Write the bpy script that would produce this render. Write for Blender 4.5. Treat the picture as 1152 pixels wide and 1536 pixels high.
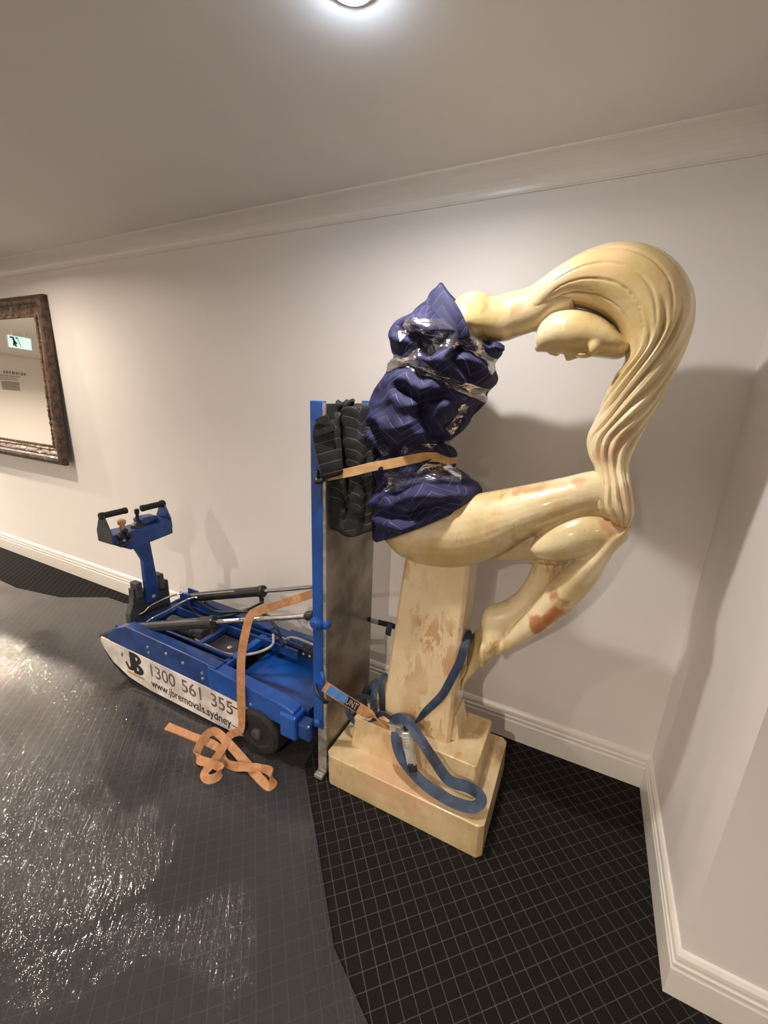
import bpy, bmesh, math, random
from mathutils import Vector, Matrix, noise
random.seed(7)
for o in list(bpy.data.objects): bpy.data.objects.remove(o)
S = bpy.context.scene
COL = S.collection
PI = math.pi

# ------------------------------------------------------------------ camera
CAMR = ((0.89487575, -0.03671126, 0.44480297), (0.15489674, 0.96021203, -0.23237871), (-0.41857425, 0.27684861, 0.86495691))
FPX = 619.464
H = 1.6
cd = bpy.data.cameras.new('camera'); cam = bpy.data.objects.new('camera', cd); COL.objects.link(cam)
cd.sensor_width = 36; cd.lens = FPX / 1536 * 36; cd.clip_start = 0.03
r0, r1, r2 = CAMR
cam.matrix_world = Matrix(((r0[0], -r1[0], -r2[0], 0), (r0[2], -r1[2], -r2[2], 0), (-r0[1], r1[1], r2[1], H), (0, 0, 0, 1)))
S.camera = cam

# ------------------------------------------------------------------ world, exposure
w = bpy.data.worlds.new('world'); S.world = w; w.use_nodes = True
w.node_tree.nodes['Background'].inputs[0].default_value = (0.9, 0.85, 0.8, 1)
w.node_tree.nodes['Background'].inputs[1].default_value = 0.02
S.view_settings.view_transform = 'Standard'; S.view_settings.look = 'None'
S.view_settings.gamma = 1; S.view_settings.use_curve_mapping = False
S.view_settings.exposure = -0.10
S.cycles.sample_clamp_indirect = 0.0

CEIL = 2.385
WALLY = 1.777
# downlights: (x, y, watts, colour); a lamp sits in each fitting
WARM = (1.0, 0.86, 0.73); COOL = (1.0, 0.89, 0.79)
LAMPS = [(-0.565, 0.928, 16, COOL), (-3.40, 0.88, 26, WARM), (-6.05, 1.12, 110, WARM), (-9.6, 0.88, 150, WARM),
         (-0.45, -1.90, 95, WARM), (-3.2, -1.90, 92, WARM), (-6.2, -1.90, 65, WARM), (-9.6, -1.90, 190, WARM), (2.0, -1.0, 14, WARM)]

# ------------------------------------------------------------------ picture -> place
def ray(px, py):
    d = (px - 576, py - 768, FPX)
    r = [sum(CAMR[k][i] * d[k] for k in range(3)) for i in range(3)]
    return Vector((r[0], r[2], -r[1]))
CAMP = Vector((0, 0, H))
def atY(px, py, Y):
    r = ray(px, py); return CAMP + r * (Y / r.y)
def atZ(px, py, Z):
    r = ray(px, py); return CAMP + r * ((Z - H) / r.z)
def atX(px, py, X):
    r = ray(px, py); return CAMP + r * (X / r.x)

# ------------------------------------------------------------------ helpers
def tag(o, label=None, cat=None, group=None, kind=None):
    if label: o['label'] = label
    if cat: o['category'] = cat
    if group: o['group'] = group
    if kind: o['kind'] = kind
    return o
def empty(name, loc, label, cat, group=None):
    o = bpy.data.objects.new(name, None); COL.objects.link(o); o.location = loc
    o.empty_display_size = 0.1
    return tag(o, label, cat, group)
def link(name, me, mat, parent=None, smooth=False):
    o = bpy.data.objects.new(name, me); COL.objects.link(o)
    if mat is not None:
        me.materials.clear(); me.materials.append(mat)
    if smooth:
        for p in me.polygons: p.use_smooth = True
    if parent is not None:
        o.parent = parent
        loc = Vector((0, 0, 0)); q = parent
        while q is not None: loc += q.location; q = q.parent
        o.location = -loc if True else o.location
    return o
def mesh(name, vs, fs):
    me = bpy.data.meshes.new(name); me.from_pydata([tuple(v) for v in vs], [], fs); me.update(); return me
def bm_mesh(name, bm):
    me = bpy.data.meshes.new(name); bm.to_mesh(me); bm.free(); me.update(); return me
def add_box(bm, a, b, bev=0.0, rot=None, piv=None):
    a = Vector(a); b = Vector(b); c = (a + b) / 2; d = b - a
    t = bmesh.new(); bmesh.ops.create_cube(t, size=1)
    for v in t.verts: v.co = Vector((v.co.x * d.x, v.co.y * d.y, v.co.z * d.z))
    if bev: bmesh.ops.bevel(t, geom=t.edges[:], offset=bev, segments=2, affect='EDGES', profile=0.5)
    for v in t.verts: v.co += c
    if rot is not None:
        p = Vector(piv) if piv is not None else c
        for v in t.verts: v.co = p + rot @ (v.co - p)
    merge(bm, t)
def merge(bm, t):
    idx = [bm.verts.new(v.co) for v in t.verts]
    t.verts.index_update()
    for f in t.faces:
        try: bm.faces.new([idx[v.index] for v in f.verts])
        except ValueError: pass
    t.free()
def box(name, a, b, mat, parent=None, bev=0.003, rot=None, piv=None):
    bm = bmesh.new(); add_box(bm, a, b, bev, rot, piv); return link(name, bm_mesh(name, bm), mat, parent)
def prism(name, pts, axis, lo, hi, mat, parent=None, bev=0.0):
    """pts: 2D polygon; axis 'Y' -> pts are (x,z) extruded along y; 'X' -> (y,z); 'Z' -> (x,y)"""
    bm = bmesh.new()
    def m(p, t): return {'Y': (p[0], t, p[1]), 'X': (t, p[0], p[1]), 'Z': (p[0], p[1], t)}[axis]
    A = [bm.verts.new(m(p, lo)) for p in pts]; B = [bm.verts.new(m(p, hi)) for p in pts]
    n = len(pts)
    bm.faces.new(A); bm.faces.new(B[::-1])
    for i in range(n): bm.faces.new((A[i], B[i], B[(i + 1) % n], A[(i + 1) % n]))
    bmesh.ops.recalc_face_normals(bm, faces=bm.faces[:])
    if bev: bmesh.ops.bevel(bm, geom=bm.edges[:], offset=bev, segments=2, affect='EDGES', profile=0.5)
    return link(name, bm_mesh(name, bm), mat, parent)
def catmull(P, n, closed=False):
    P = [Vector(p) for p in P]; out = []
    m = len(P)
    segs = m if closed else m - 1
    for i in range(n):
        t = i / n * segs if closed else i / (n - 1) * segs
        k = min(int(t), segs - 1); f = t - k
        if closed: p0, p1, p2, p3 = P[(k - 1) % m], P[k % m], P[(k + 1) % m], P[(k + 2) % m]
        else:
            p1, p2 = P[k], P[k + 1]
            p0 = P[k - 1] if k > 0 else p1 * 2 - p2
            p3 = P[k + 2] if k + 2 < m else p2 * 2 - p1
        out.append(0.5 * ((2 * p1) + (p2 - p0) * f + (2 * p0 - 5 * p1 + 4 * p2 - p3) * f * f + (3 * p1 - p0 - 3 * p2 + p3) * f ** 3))
    return out
def tube_geo(path, rad, seg=12, cap=True):
    path = [Vector(p) for p in path]; n = len(path)
    if not isinstance(rad, (list, tuple)): rad = [rad] * n
    vs, fs = [], []
    up = Vector((0, 0, 1)); prev = None
    for i, p in enumerate(path):
        t = (path[min(i + 1, n - 1)] - path[max(i - 1, 0)]).normalized()
        if prev is None:
            a = t.cross(up if abs(t.z) < 0.9 else Vector((1, 0, 0))).normalized()
        else:
            a = (prev - t * prev.dot(t)).normalized()
        prev = a; b = t.cross(a)
        for k in range(seg):
            th = 2 * PI * k / seg; vs.append(p + (a * math.cos(th) + b * math.sin(th)) * rad[i])
    for i in range(n - 1):
        for k in range(seg):
            k2 = (k + 1) % seg; fs.append((i * seg + k, i * seg + k2, (i + 1) * seg + k2, (i + 1) * seg + k))
    if cap:
        fs.append(tuple(range(seg))[::-1]); fs.append(tuple(range((n - 1) * seg, n * seg)))
    return vs, fs
def tube(name, path, rad, mat, parent=None, seg=14, n=None, smooth=True):
    if n: path = catmull(path, n)
    vs, fs = tube_geo(path, rad, seg)
    o = link(name, mesh(name, vs, fs), mat, parent, smooth)
    if smooth: flat_caps(o.data)
    return o
def flat_caps(me):
    for p in me.polygons:
        if len(p.vertices) > 4: p.use_smooth = False
def lathe_tube(name, a, b, prof, mat, parent=None, seg=24):
    """prof: list of (t along a->b in metres, radius)"""
    a = Vector(a); d = (Vector(b) - a).normalized()
    x = d.cross(Vector((0, 0, 1)) if abs(d.z) < 0.9 else Vector((1, 0, 0))).normalized(); y = d.cross(x)
    vs, fs = [], []
    for t, r in prof:
        for k in range(seg):
            th = 2 * PI * k / seg; vs.append(a + d * t + (x * math.cos(th) + y * math.sin(th)) * r)
    for i in range(len(prof) - 1):
        for k in range(seg):
            k2 = (k + 1) % seg; fs.append((i * seg + k, i * seg + k2, (i + 1) * seg + k2, (i + 1) * seg + k))
    fs.append(tuple(range(seg))[::-1]); fs.append(tuple(range((len(prof) - 1) * seg, len(prof) * seg)))
    me = mesh(name, vs, fs); o = link(name, me, mat, parent, False)
    return o
def faced(pts, mixin=None):
    """width directions that lay the flat of the webbing towards the room"""
    pts = [Vector(p) for p in pts]; out = []
    for i, p in enumerate(pts):
        t = (pts[min(i + 1, len(pts) - 1)] - pts[max(i - 1, 0)]).normalized()
        wv = t.cross((CAMP - p).normalized()).normalized()
        if mixin and mixin[i] is not None: wv = (wv if wv.dot(mixin[i]) >= 0 else -wv) * 0.5 + Vector(mixin[i]).normalized() * 0.6
        if out and out[-1].dot(wv) < 0: wv = -wv
        out.append(wv)
    return out
def ribbon(name, pts, wdirs, width, thick, mat, parent=None, n=None):
    """webbing: path points and a width direction at each"""
    k = n or len(pts) * 8
    P = catmull(pts, k); W = catmull(wdirs, k)
    vs, fs, uv = [], [], []
    L = 0
    for i in range(k):
        t = (P[min(i + 1, k - 1)] - P[max(i - 1, 0)]).normalized()
        wd = W[i] - t * W[i].dot(t)
        wd = wd.normalized() if wd.length > 1e-6 else Vector((0, 0, 1))
        nn = t.cross(wd).normalized()
        if i: L += (P[i] - P[i - 1]).length
        for a, b in ((-1, -1), (1, -1), (1, 1), (-1, 1)):
            vs.append(P[i] + wd * (a * width / 2) + nn * (b * thick / 2)); uv.append((a * width / 2, L))
    for i in range(k - 1):
        for q in range(4):
            q2 = (q + 1) % 4; fs.append((i * 4 + q, i * 4 + q2, (i + 1) * 4 + q2, (i + 1) * 4 + q))
    fs.append((3, 2, 1, 0)); e = (k - 1) * 4; fs.append((e, e + 1, e + 2, e + 3))
    me = mesh(name, vs, fs)
    ul = me.uv_layers.new(name='UVMap')
    for lp in me.loops: ul.data[lp.index].uv = uv[lp.vertex_index]
    return link(name, me, mat, parent)
def loft_rings(st, Y0, n):
    """st: (ax, ay, bx, by, half depth, y offset): two outline points in the picture -> ring centres and axes at depth Y0+off"""
    A = []; B = []; D = []
    for s in st:
        Y = Y0 + s[5]
        A.append(atY(s[0], s[1], Y)); B.append(atY(s[2], s[3], Y)); D.append(Vector((s[4], 0, 0)))
    A = catmull(A, n); B = catmull(B, n); D = catmull(D, n)
    out = []
    for a, b, d in zip(A, B, D):
        c = (a + b) / 2; h = (a - b) / 2; dep = max(d.x, 0.002)
        la = h.length
        if la > 1e-6:
            hu = h / la
            kx = Vector((c.x / c.y, 0, (c.z - H) / c.y)).dot(hu)
            la2 = math.sqrt(max(la * la - (dep * kx) ** 2, (0.55 * la) ** 2))
            h = hu * la2
        out.append((c, h, dep))
    return out
def loft_geo(st, Y0, n=40, seg=32, disp=None, sq=1.0):
    R = loft_rings(st, Y0, n); vs, fs = [], []
    for i, (c, h, d) in enumerate(R):
        for k in range(seg):
            th = 2 * PI * k / seg
            co, si = math.cos(th), math.sin(th)
            if sq != 1.0:
                co = math.copysign(abs(co) ** sq, co); si = math.copysign(abs(si) ** sq, si)
            p = c + h * co + Vector((0, d * si, 0))
            if disp: p = p + disp(i / (n - 1), th, p, c, h, d)
            vs.append(p)
    for i in range(n - 1):
        for k in range(seg):
            k2 = (k + 1) % seg; fs.append((i * seg + k, i * seg + k2, (i + 1) * seg + k2, (i + 1) * seg + k))
    for e, ring in ((0, 0), (1, n - 1)):
        ci = len(vs); vs.append(R[ring][0])
        for k in range(seg):
            k2 = (k + 1) % seg
            fs.append((ci, ring * seg + k2, ring * seg + k) if e == 0 else (ci, ring * seg + k, ring * seg + k2))
    return vs, fs
def eval_mesh(vs, fs, mods, name):
    me = bpy.data.meshes.new('tmp'); me.from_pydata([tuple(v) for v in vs], [], fs); me.update()
    bm = bmesh.new(); bm.from_mesh(me); bmesh.ops.recalc_face_normals(bm, faces=bm.faces[:]); bm.to_mesh(me); bm.free()
    o = bpy.data.objects.new('tmp', me); COL.objects.link(o)
    for t, kw in mods:
        m = o.modifiers.new(t, t)
        for k, v in kw.items(): setattr(m, k, v)
    dg = bpy.context.evaluated_depsgraph_get(); dg.update()
    out = bpy.data.meshes.new_from_object(o.evaluated_get(dg), depsgraph=dg)
    out.name = name
    bpy.data.objects.remove(o); bpy.data.meshes.remove(me)
    return out
def text_mesh(s, size, name, extrude=0.0006, shear=0, spacing=1.0, bold=0.0):
    c = bpy.data.curves.new('t', 'FONT'); c.body = s; c.size = size; c.extrude = extrude; c.shear = shear; c.space_character = spacing; c.offset = bold
    o = bpy.data.objects.new('t', c); COL.objects.link(o)
    dg = bpy.context.evaluated_depsgraph_get(); dg.update()
    me = bpy.data.meshes.new_from_object(o.evaluated_get(dg), depsgraph=dg); me.name = name
    bpy.data.objects.remove(o); bpy.data.curves.remove(c)
    return me
def fit_text(me, x0, x1, z0, z1, place):
    """scale a text mesh to a box and place each point with place(u, v, d)"""
    xs = [v.co.x for v in me.vertices]; ys = [v.co.y for v in me.vertices]
    ax, bx, ay, by = min(xs), max(xs), min(ys), max(ys)
    for v in me.vertices:
        v.co = place(x0 + (v.co.x - ax) / (bx - ax) * (x1 - x0), z0 + (v.co.y - ay) / (by - ay) * (z1 - z0), v.co.z)
    me.update()

# ------------------------------------------------------------------ materials
def mat(name):
    m = bpy.data.materials.new(name); m.use_nodes = True
    nt = m.node_tree; b = nt.nodes['Principled BSDF']
    return m, nt, b
def N(nt, t, **kw):
    n = nt.nodes.new(t)
    for k, v in kw.items():
        if k.startswith('i_'): n.inputs[int(k[2:]) if k[2:].isdigit() else k[2:]].default_value = v
        else: setattr(n, k, v)
    return n
def L(nt, a, b): nt.links.new(a, b)
def math_n(nt, op, a, b=None, c=None):
    n = nt.nodes.new('ShaderNodeMath'); n.operation = op
    for i, v in enumerate((a, b, c)):
        if v is None: continue
        if isinstance(v, (int, float)): n.inputs[i].default_value = v
        else: L(nt, v, n.inputs[i])
    return n.outputs[0]
def mixc(nt, f, a, b):
    n = nt.nodes.new('ShaderNodeMix'); n.data_type = 'RGBA'
    for s, v in ((0, f), (6, a), (7, b)):
        if isinstance(v, (int, float)): n.inputs[s].default_value = v
        elif isinstance(v, tuple): n.inputs[s].default_value = (*v, 1) if len(v) == 3 else v
        else: L(nt, v, n.inputs[s])
    return n.outputs[2]
def ramp(nt, x, lo, hi):
    n = nt.nodes.new('ShaderNodeMapRange'); n.inputs[1].default_value = lo; n.inputs[2].default_value = hi; n.interpolation_type = 'SMOOTHSTEP'
    L(nt, x, n.inputs[0]); return n.outputs[0]
def noise_n(nt, vec, scale, detail=3, rough=0.55, dist=0.0):
    n = nt.nodes.new('ShaderNodeTexNoise'); n.inputs['Scale'].default_value = scale; n.inputs['Detail'].default_value = detail
    n.inputs['Roughness'].default_value = rough; n.inputs['Distortion'].default_value = dist
    if vec is not None: L(nt, vec, n.inputs['Vector'])
    return n.outputs[0]
def objco(nt): return N(nt, 'ShaderNodeTexCoord').outputs['Object']
def geoco(nt): return N(nt, 'ShaderNodeNewGeometry').outputs['Position']
def bump(nt, h, strength, dist, b):
    n = nt.nodes.new('ShaderNodeBump'); n.inputs['Strength'].default_value = strength; n.inputs['Distance'].default_value = dist
    L(nt, h, n.inputs['Height']); L(nt, n.outputs[0], b.inputs['Normal']); return n
def simple(name, col, rough=0.5, metal=0.0, nscale=0, namp=0.15, bmp=0.0, coat=0.0):
    m, nt, b = mat(name)
    b.inputs['Roughness'].default_value = rough; b.inputs['Metallic'].default_value = metal
    b.inputs['Base Color'].default_value = (*col, 1)
    if coat: b.inputs['Coat Weight'].default_value = coat; b.inputs['Coat Roughness'].default_value = 0.15
    if nscale:
        x = noise_n(nt, geoco(nt), nscale, 5, 0.6)
        c2 = tuple(max(0, c * (1 - namp * 2)) for c in col); c1 = tuple(min(1, c * (1 + namp)) for c in col)
        L(nt, mixc(nt, ramp(nt, x, 0.35, 0.65), c2, c1), b.inputs['Base Color'])
        if bmp: bump(nt, x, bmp, 0.002, b)
    return m
M = {}
def wallpaint(name, col, rough=0.55):
    m, nt, b = mat(name)
    x = noise_n(nt, geoco(nt), 3.0, 4)
    L(nt, mixc(nt, x, tuple(c * 0.96 for c in col), col), b.inputs['Base Color'])
    b.inputs['Roughness'].default_value = rough
    bump(nt, noise_n(nt, geoco(nt), 220, 2), 0.06, 0.002, b)
    return m
M['wall'] = wallpaint('wall_paint', (0.80, 0.762, 0.722), 0.5)
M['ceil'] = wallpaint('ceiling_paint', (0.74, 0.71, 0.67), 0.7)
M['trim'] = wallpaint('trim_paint', (0.80, 0.76, 0.70), 0.3)

# carpet: near-black loop pile with a diagonal grid of pale broken stitches
m, nt, b = mat('carpet')
co = geoco(nt)
mp = N(nt, 'ShaderNodeMapping', vector_type='POINT'); L(nt, co, mp.inputs[0])
ang = math.radians(-43.4)
mp.inputs['Location'].default_value = (0, 0, 0)
G = 0.0417
rx = -0.4016 * math.cos(ang) - 0.8707 * math.sin(ang); ry = -0.4016 * math.sin(ang) + 0.8707 * math.cos(ang)
mp.inputs['Rotation'].default_value = (0, 0, ang)
mp.inputs['Location'].default_value = (-rx, -ry, 0)
sx = N(nt, 'ShaderNodeSeparateXYZ'); L(nt, mp.outputs[0], sx.inputs[0])
def gridline(coord, along, wdt):
    f = math_n(nt, 'FRACT', math_n(nt, 'ADD', math_n(nt, 'DIVIDE', coord, G), 0.5))
    d = math_n(nt, 'ABSOLUTE', math_n(nt, 'SUBTRACT', f, 0.5))
    line = math_n(nt, 'LESS_THAN', d, wdt / G / 2)
    s = math_n(nt, 'FRACT', math_n(nt, 'DIVIDE', along, 0.0052))
    dash = math_n(nt, 'GREATER_THAN', s, 0.25)
    return math_n(nt, 'MULTIPLY', line, math_n(nt, 'MULTIPLY_ADD', dash, 0.7, 0.3))
g1 = gridline(sx.outputs[0], sx.outputs[1], 0.0029); g2 = gridline(sx.outputs[1], sx.outputs[0], 0.0025)
gm = math_n(nt, 'MAXIMUM', g1, math_n(nt, 'MULTIPLY', g2, 0.85))
pile = noise_n(nt, co, 420, 2, 0.7)
big = noise_n(nt, co, 1.6, 3)
basec = mixc(nt, pile, (0.006, 0.0055, 0.0055), (0.020, 0.0175, 0.0165))
linec = mixc(nt, pile, (0.055, 0.048, 0.041), (0.16, 0.145, 0.125))
fade = math_n(nt, 'MULTIPLY', gm, math_n(nt, 'MULTIPLY_ADD', big, 0.7, 0.35))
L(nt, mixc(nt, fade, basec, linec), b.inputs['Base Color'])
b.inputs['Roughness'].default_value = 1.0; b.inputs['Specular IOR Level'].default_value = 0.1
bump(nt, pile, 0.5, 0.003, b)
M['carpet'] = m

# clear film spread on the carpet
m, nt, b = mat('floor_film')
co = geoco(nt)
mp = N(nt, 'ShaderNodeMapping'); L(nt, co, mp.inputs[0]); mp.vector_type = 'TEXTURE'; mp.inputs['Rotation'].default_value = (0, 0, math.radians(-49)); mp.inputs['Scale'].default_value = (1.6, 0.19, 1.0)
mp2 = N(nt, 'ShaderNodeMapping'); L(nt, co, mp2.inputs[0]); mp2.vector_type = 'TEXTURE'; mp2.inputs['Rotation'].default_value = (0, 0, math.radians(-55)); mp2.inputs['Scale'].default_value = (0.9, 0.28, 1.0)
n1 = noise_n(nt, mp.outputs[0], 9, 2, 0.5, 0.5); n2 = noise_n(nt, mp2.outputs[0], 26, 2, 0.5, 0.8); n3 = noise_n(nt, co, 3.2, 3, 0.5)
def crease(x, p):
    return math_n(nt, 'POWER', math_n(nt, 'SUBTRACT', 1.0, math_n(nt, 'ABSOLUTE', math_n(nt, 'MULTIPLY_ADD', x, 2.0, -1.0))), p)
hh = math_n(nt, 'ADD', math_n(nt, 'MULTIPLY', crease(n1, 4.0), 1.0), math_n(nt, 'MULTIPLY', crease(n2, 3.0), 0.36))
zone = ramp(nt, n3, 0.50, 0.66)      # crumpled patches; the rest lies nearly flat
for (cx, cy, rr) in ((-2.45, 0.95, 0.45), (-1.45, 0.40, 0.42), (-1.95, 0.62, 0.5), (-1.25, 0.62, 0.3)):
    v = N(nt, 'ShaderNodeVectorMath', operation='DISTANCE'); L(nt, co, v.inputs[0]); v.inputs[1].default_value = (cx, cy, 0)
    zone = math_n(nt, 'MAXIMUM', zone, math_n(nt, 'SUBTRACT', 1.0, ramp(nt, math_n(nt, 'ADD', v.outputs['Value'], math_n(nt, 'MULTIPLY', n3, 0.3)), rr * 0.5, rr * 1.25)))
hh = math_n(nt, 'MULTIPLY', hh, math_n(nt, 'MULTIPLY_ADD', zone, 0.94, 0.06))
v = N(nt, 'ShaderNodeVectorMath', operation='DISTANCE'); L(nt, co, v.inputs[0]); v.inputs[1].default_value = (-2.35, 0.98, 0)
near = math_n(nt, 'SUBTRACT', 1.0, ramp(nt, math_n(nt, 'ADD', v.outputs['Value'], math_n(nt, 'MULTIPLY', n3, 0.3)), 0.30, 0.80))
n4 = noise_n(nt, co, 26, 3, 0.6, 1.2)
hh = math_n(nt, 'MULTIPLY', hh, math_n(nt, 'MULTIPLY_ADD', near, -0.55, 1.0))
hh = math_n(nt, 'ADD', hh, math_n(nt, 'MULTIPLY', math_n(nt, 'MULTIPLY', n4, math_n(nt, 'MULTIPLY_ADD', near, 0.12, 0.12)), 3.0))
gl = N(nt, 'ShaderNodeBsdfGlossy'); gl.inputs['Roughness'].default_value = 0.09; gl.inputs['Color'].default_value = (1, 1, 1, 1)
tr = N(nt, 'ShaderNodeBsdfTransparent'); tr.inputs[0].default_value = (0.93, 0.92, 0.92, 1)
df = N(nt, 'ShaderNodeBsdfDiffuse'); df.inputs[0].default_value = (0.50, 0.47, 0.47, 1)
bp = N(nt, 'ShaderNodeBump'); bp.inputs['Strength'].default_value = 1.0; bp.inputs['Distance'].default_value = 0.0026; L(nt, hh, bp.inputs['Height'])
L(nt, bp.outputs[0], gl.inputs['Normal'])
lw = N(nt, 'ShaderNodeFresnel'); lw.inputs[0].default_value = 1.5
m1 = N(nt, 'ShaderNodeMixShader'); m1.inputs[0].default_value = 0.075; L(nt, tr.outputs[0], m1.inputs[1]); L(nt, df.outputs[0], m1.inputs[2])
m2 = N(nt, 'ShaderNodeMixShader'); L(nt, math_n(nt, 'MULTIPLY', lw.outputs[0], 1.15), m2.inputs[0]); L(nt, m1.outputs[0], m2.inputs[1]); L(nt, gl.outputs[0], m2.inputs[2])
L(nt, m2.outputs[0], nt.nodes['Material Output'].inputs[0])
M['film'] = m
# stretch wrap round the blanket
m, nt, b = mat('stretch_wrap')
co = geoco(nt)
mp = N(nt, 'ShaderNodeMapping'); L(nt, co, mp.inputs[0]); mp.inputs['Rotation'].default_value = (0, math.radians(20), 0); mp.inputs['Scale'].default_value = (1, 1, 5)
n1 = noise_n(nt, mp.outputs[0], 9, 3, 0.5, 0.6)
bp = N(nt, 'ShaderNodeBump'); bp.inputs['Strength'].default_value = 1.0; bp.inputs['Distance'].default_value = 0.01; L(nt, n1, bp.inputs['Height'])
gl = N(nt, 'ShaderNodeBsdfGlossy'); gl.inputs['Roughness'].default_value = 0.14; L(nt, bp.outputs[0], gl.inputs['Normal'])
tr = N(nt, 'ShaderNodeBsdfTransparent'); tr.inputs[0].default_value = (0.93, 0.93, 0.95, 1)
df = N(nt, 'ShaderNodeBsdfDiffuse'); df.inputs[0].default_value = (0.55, 0.54, 0.56, 1); L(nt, bp.outputs[0], df.inputs['Normal'])
m1 = N(nt, 'ShaderNodeMixShader'); m1.inputs[0].default_value = 0.035; L(nt, tr.outputs[0], m1.inputs[1]); L(nt, df.outputs[0], m1.inputs[2])
lw = N(nt, 'ShaderNodeFresnel'); lw.inputs[0].default_value = 1.55; L(nt, bp.outputs[0], lw.inputs['Normal'])
m2 = N(nt, 'ShaderNodeMixShader'); L(nt, math_n(nt, 'MULTIPLY_ADD', lw.outputs[0], 0.6, 0.01), m2.inputs[0]); L(nt, m1.outputs[0], m2.inputs[1]); L(nt, gl.outputs[0], m2.inputs[2])
L(nt, m2.outputs[0], nt.nodes['Material Output'].inputs[0])
M['wrap'] = m

# carved, varnished stone-like cream with rusty stains
def statue_mat(name, spots, base=((0.60, 0.44, 0.18), (0.85, 0.71, 0.45)), scratch=True, stainlo=0.56):
    m, nt, b = mat(name)
    co = geoco(nt)
    x = noise_n(nt, co, 5, 4, 0.6)
    c = mixc(nt, ramp(nt, x, 0.3, 0.7), *base)
    mp = N(nt, 'ShaderNodeMapping'); L(nt, co, mp.inputs[0]); mp.inputs['Rotation'].default_value = (0, math.radians(-25), 0); mp.inputs['Scale'].default_value = (2.6, 1, 0.9)
    y = noise_n(nt, mp.outputs[0], 9, 5, 0.62, 0.4)
    zone = ramp(nt, noise_n(nt, co, 4.2, 2), 0.42, 0.62)
    st = math_n(nt, 'MULTIPLY', ramp(nt, y, stainlo, stainlo + 0.06), zone)
    c = mixc(nt, math_n(nt, 'MULTIPLY', st, 0.72), c, (0.50, 0.245, 0.10))
    if scratch:
        z = noise_n(nt, mp.outputs[0], 46, 3, 0.7, 1.0)
        c = mixc(nt, math_n(nt, 'MULTIPLY', ramp(nt, z, 0.66, 0.74), 0.6), c, (0.30, 0.17, 0.08))
    wob = N(nt, 'ShaderNodeTexNoise'); wob.inputs['Scale'].default_value = 14; wob.inputs['Detail'].default_value = 4; L(nt, co, wob.inputs['Vector'])
    for (p, rad, col, amt) in spots:
        v = N(nt, 'ShaderNodeVectorMath', operation='DISTANCE'); L(nt, co, v.inputs[0]); v.inputs[1].default_value = tuple(p)
        d = math_n(nt, 'ADD', math_n(nt, 'DIVIDE', v.outputs['Value'], rad), math_n(nt, 'MULTIPLY', math_n(nt, 'SUBTRACT', wob.outputs[0], 0.5), 3.4))
        f = math_n(nt, 'MULTIPLY', math_n(nt, 'SUBTRACT', 1.0, ramp(nt, d, 0.55, 1.15)), amt)
        c = mixc(nt, f, c, col)
    L(nt, c, b.inputs['Base Color'])
    b.inputs['Roughness'].default_value = 0.32
    b.inputs['Coat Weight'].default_value = 0.6; b.inputs['Coat Roughness'].default_value = 0.08
    hb = math_n(nt, 'ADD', noise_n(nt, co, 26, 4), math_n(nt, 'MULTIPLY', noise_n(nt, co, 160, 2), 0.12))
    bump(nt, hb, 0.28, 0.006, b)
    return m

def quilt_mat(name, base, base2, thread, amp, period, spacing, rough=0.75, thr_amt=0.85, tw=0.05, sheen=0.25, bstr=0.3):
    m, nt, b = mat(name)
    uv = N(nt, 'ShaderNodeUVMap'); uv.uv_map = 'UVMap'
    sp = N(nt, 'ShaderNodeSeparateXYZ'); L(nt, uv.outputs[0], sp.inputs[0])
    tri = math_n(nt, 'PINGPONG', sp.outputs[0], period)
    ph = math_n(nt, 'DIVIDE', math_n(nt, 'ADD', sp.outputs[1], math_n(nt, 'MULTIPLY', tri, amp / period)), spacing)
    f = math_n(nt, 'ABSOLUTE', math_n(nt, 'SUBTRACT', math_n(nt, 'FRACT', ph), 0.5))
    line = math_n(nt, 'LESS_THAN', f, tw)
    nz = noise_n(nt, uv.outputs[0], 60, 3)
    patch = ramp(nt, noise_n(nt, uv.outputs[0], 9, 2), 0.30, 0.55)
    c = mixc(nt, noise_n(nt, geoco(nt), 9, 4), base, base2)
    L(nt, mixc(nt, math_n(nt, 'MULTIPLY', math_n(nt, 'MULTIPLY', line, thr_amt), patch), c, thread), b.inputs['Base Color'])
    b.inputs['Roughness'].default_value = rough
    b.inputs['Sheen Weight'].default_value = sheen; b.inputs['Sheen Roughness'].default_value = 0.4
    b.inputs['Sheen Tint'].default_value = (*thread, 1)
    hgt = math_n(nt, 'ADD', math_n(nt, 'MULTIPLY', math_n(nt, 'POWER', math_n(nt, 'MULTIPLY', f, 2.0), 0.5), 1.0), math_n(nt, 'MULTIPLY', nz, 0.35))
    bump(nt, hgt, bstr, 0.004, b)
    return m
M['navy'] = quilt_mat('navy_quilt', (0.008, 0.008, 0.040), (0.016, 0.016, 0.078), (0.15, 0.16, 0.33), 0.065, 0.055, 0.034, tw=0.025, sheen=0.10, bstr=0.28)
M['black_quilt'] = quilt_mat('black_quilt', (0.006, 0.006, 0.007), (0.014, 0.014, 0.015), (0.22, 0.22, 0.21), 0.03, 0.09, 0.036, thr_amt=0.7, tw=0.022, sheen=0.03, bstr=0.2)
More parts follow.
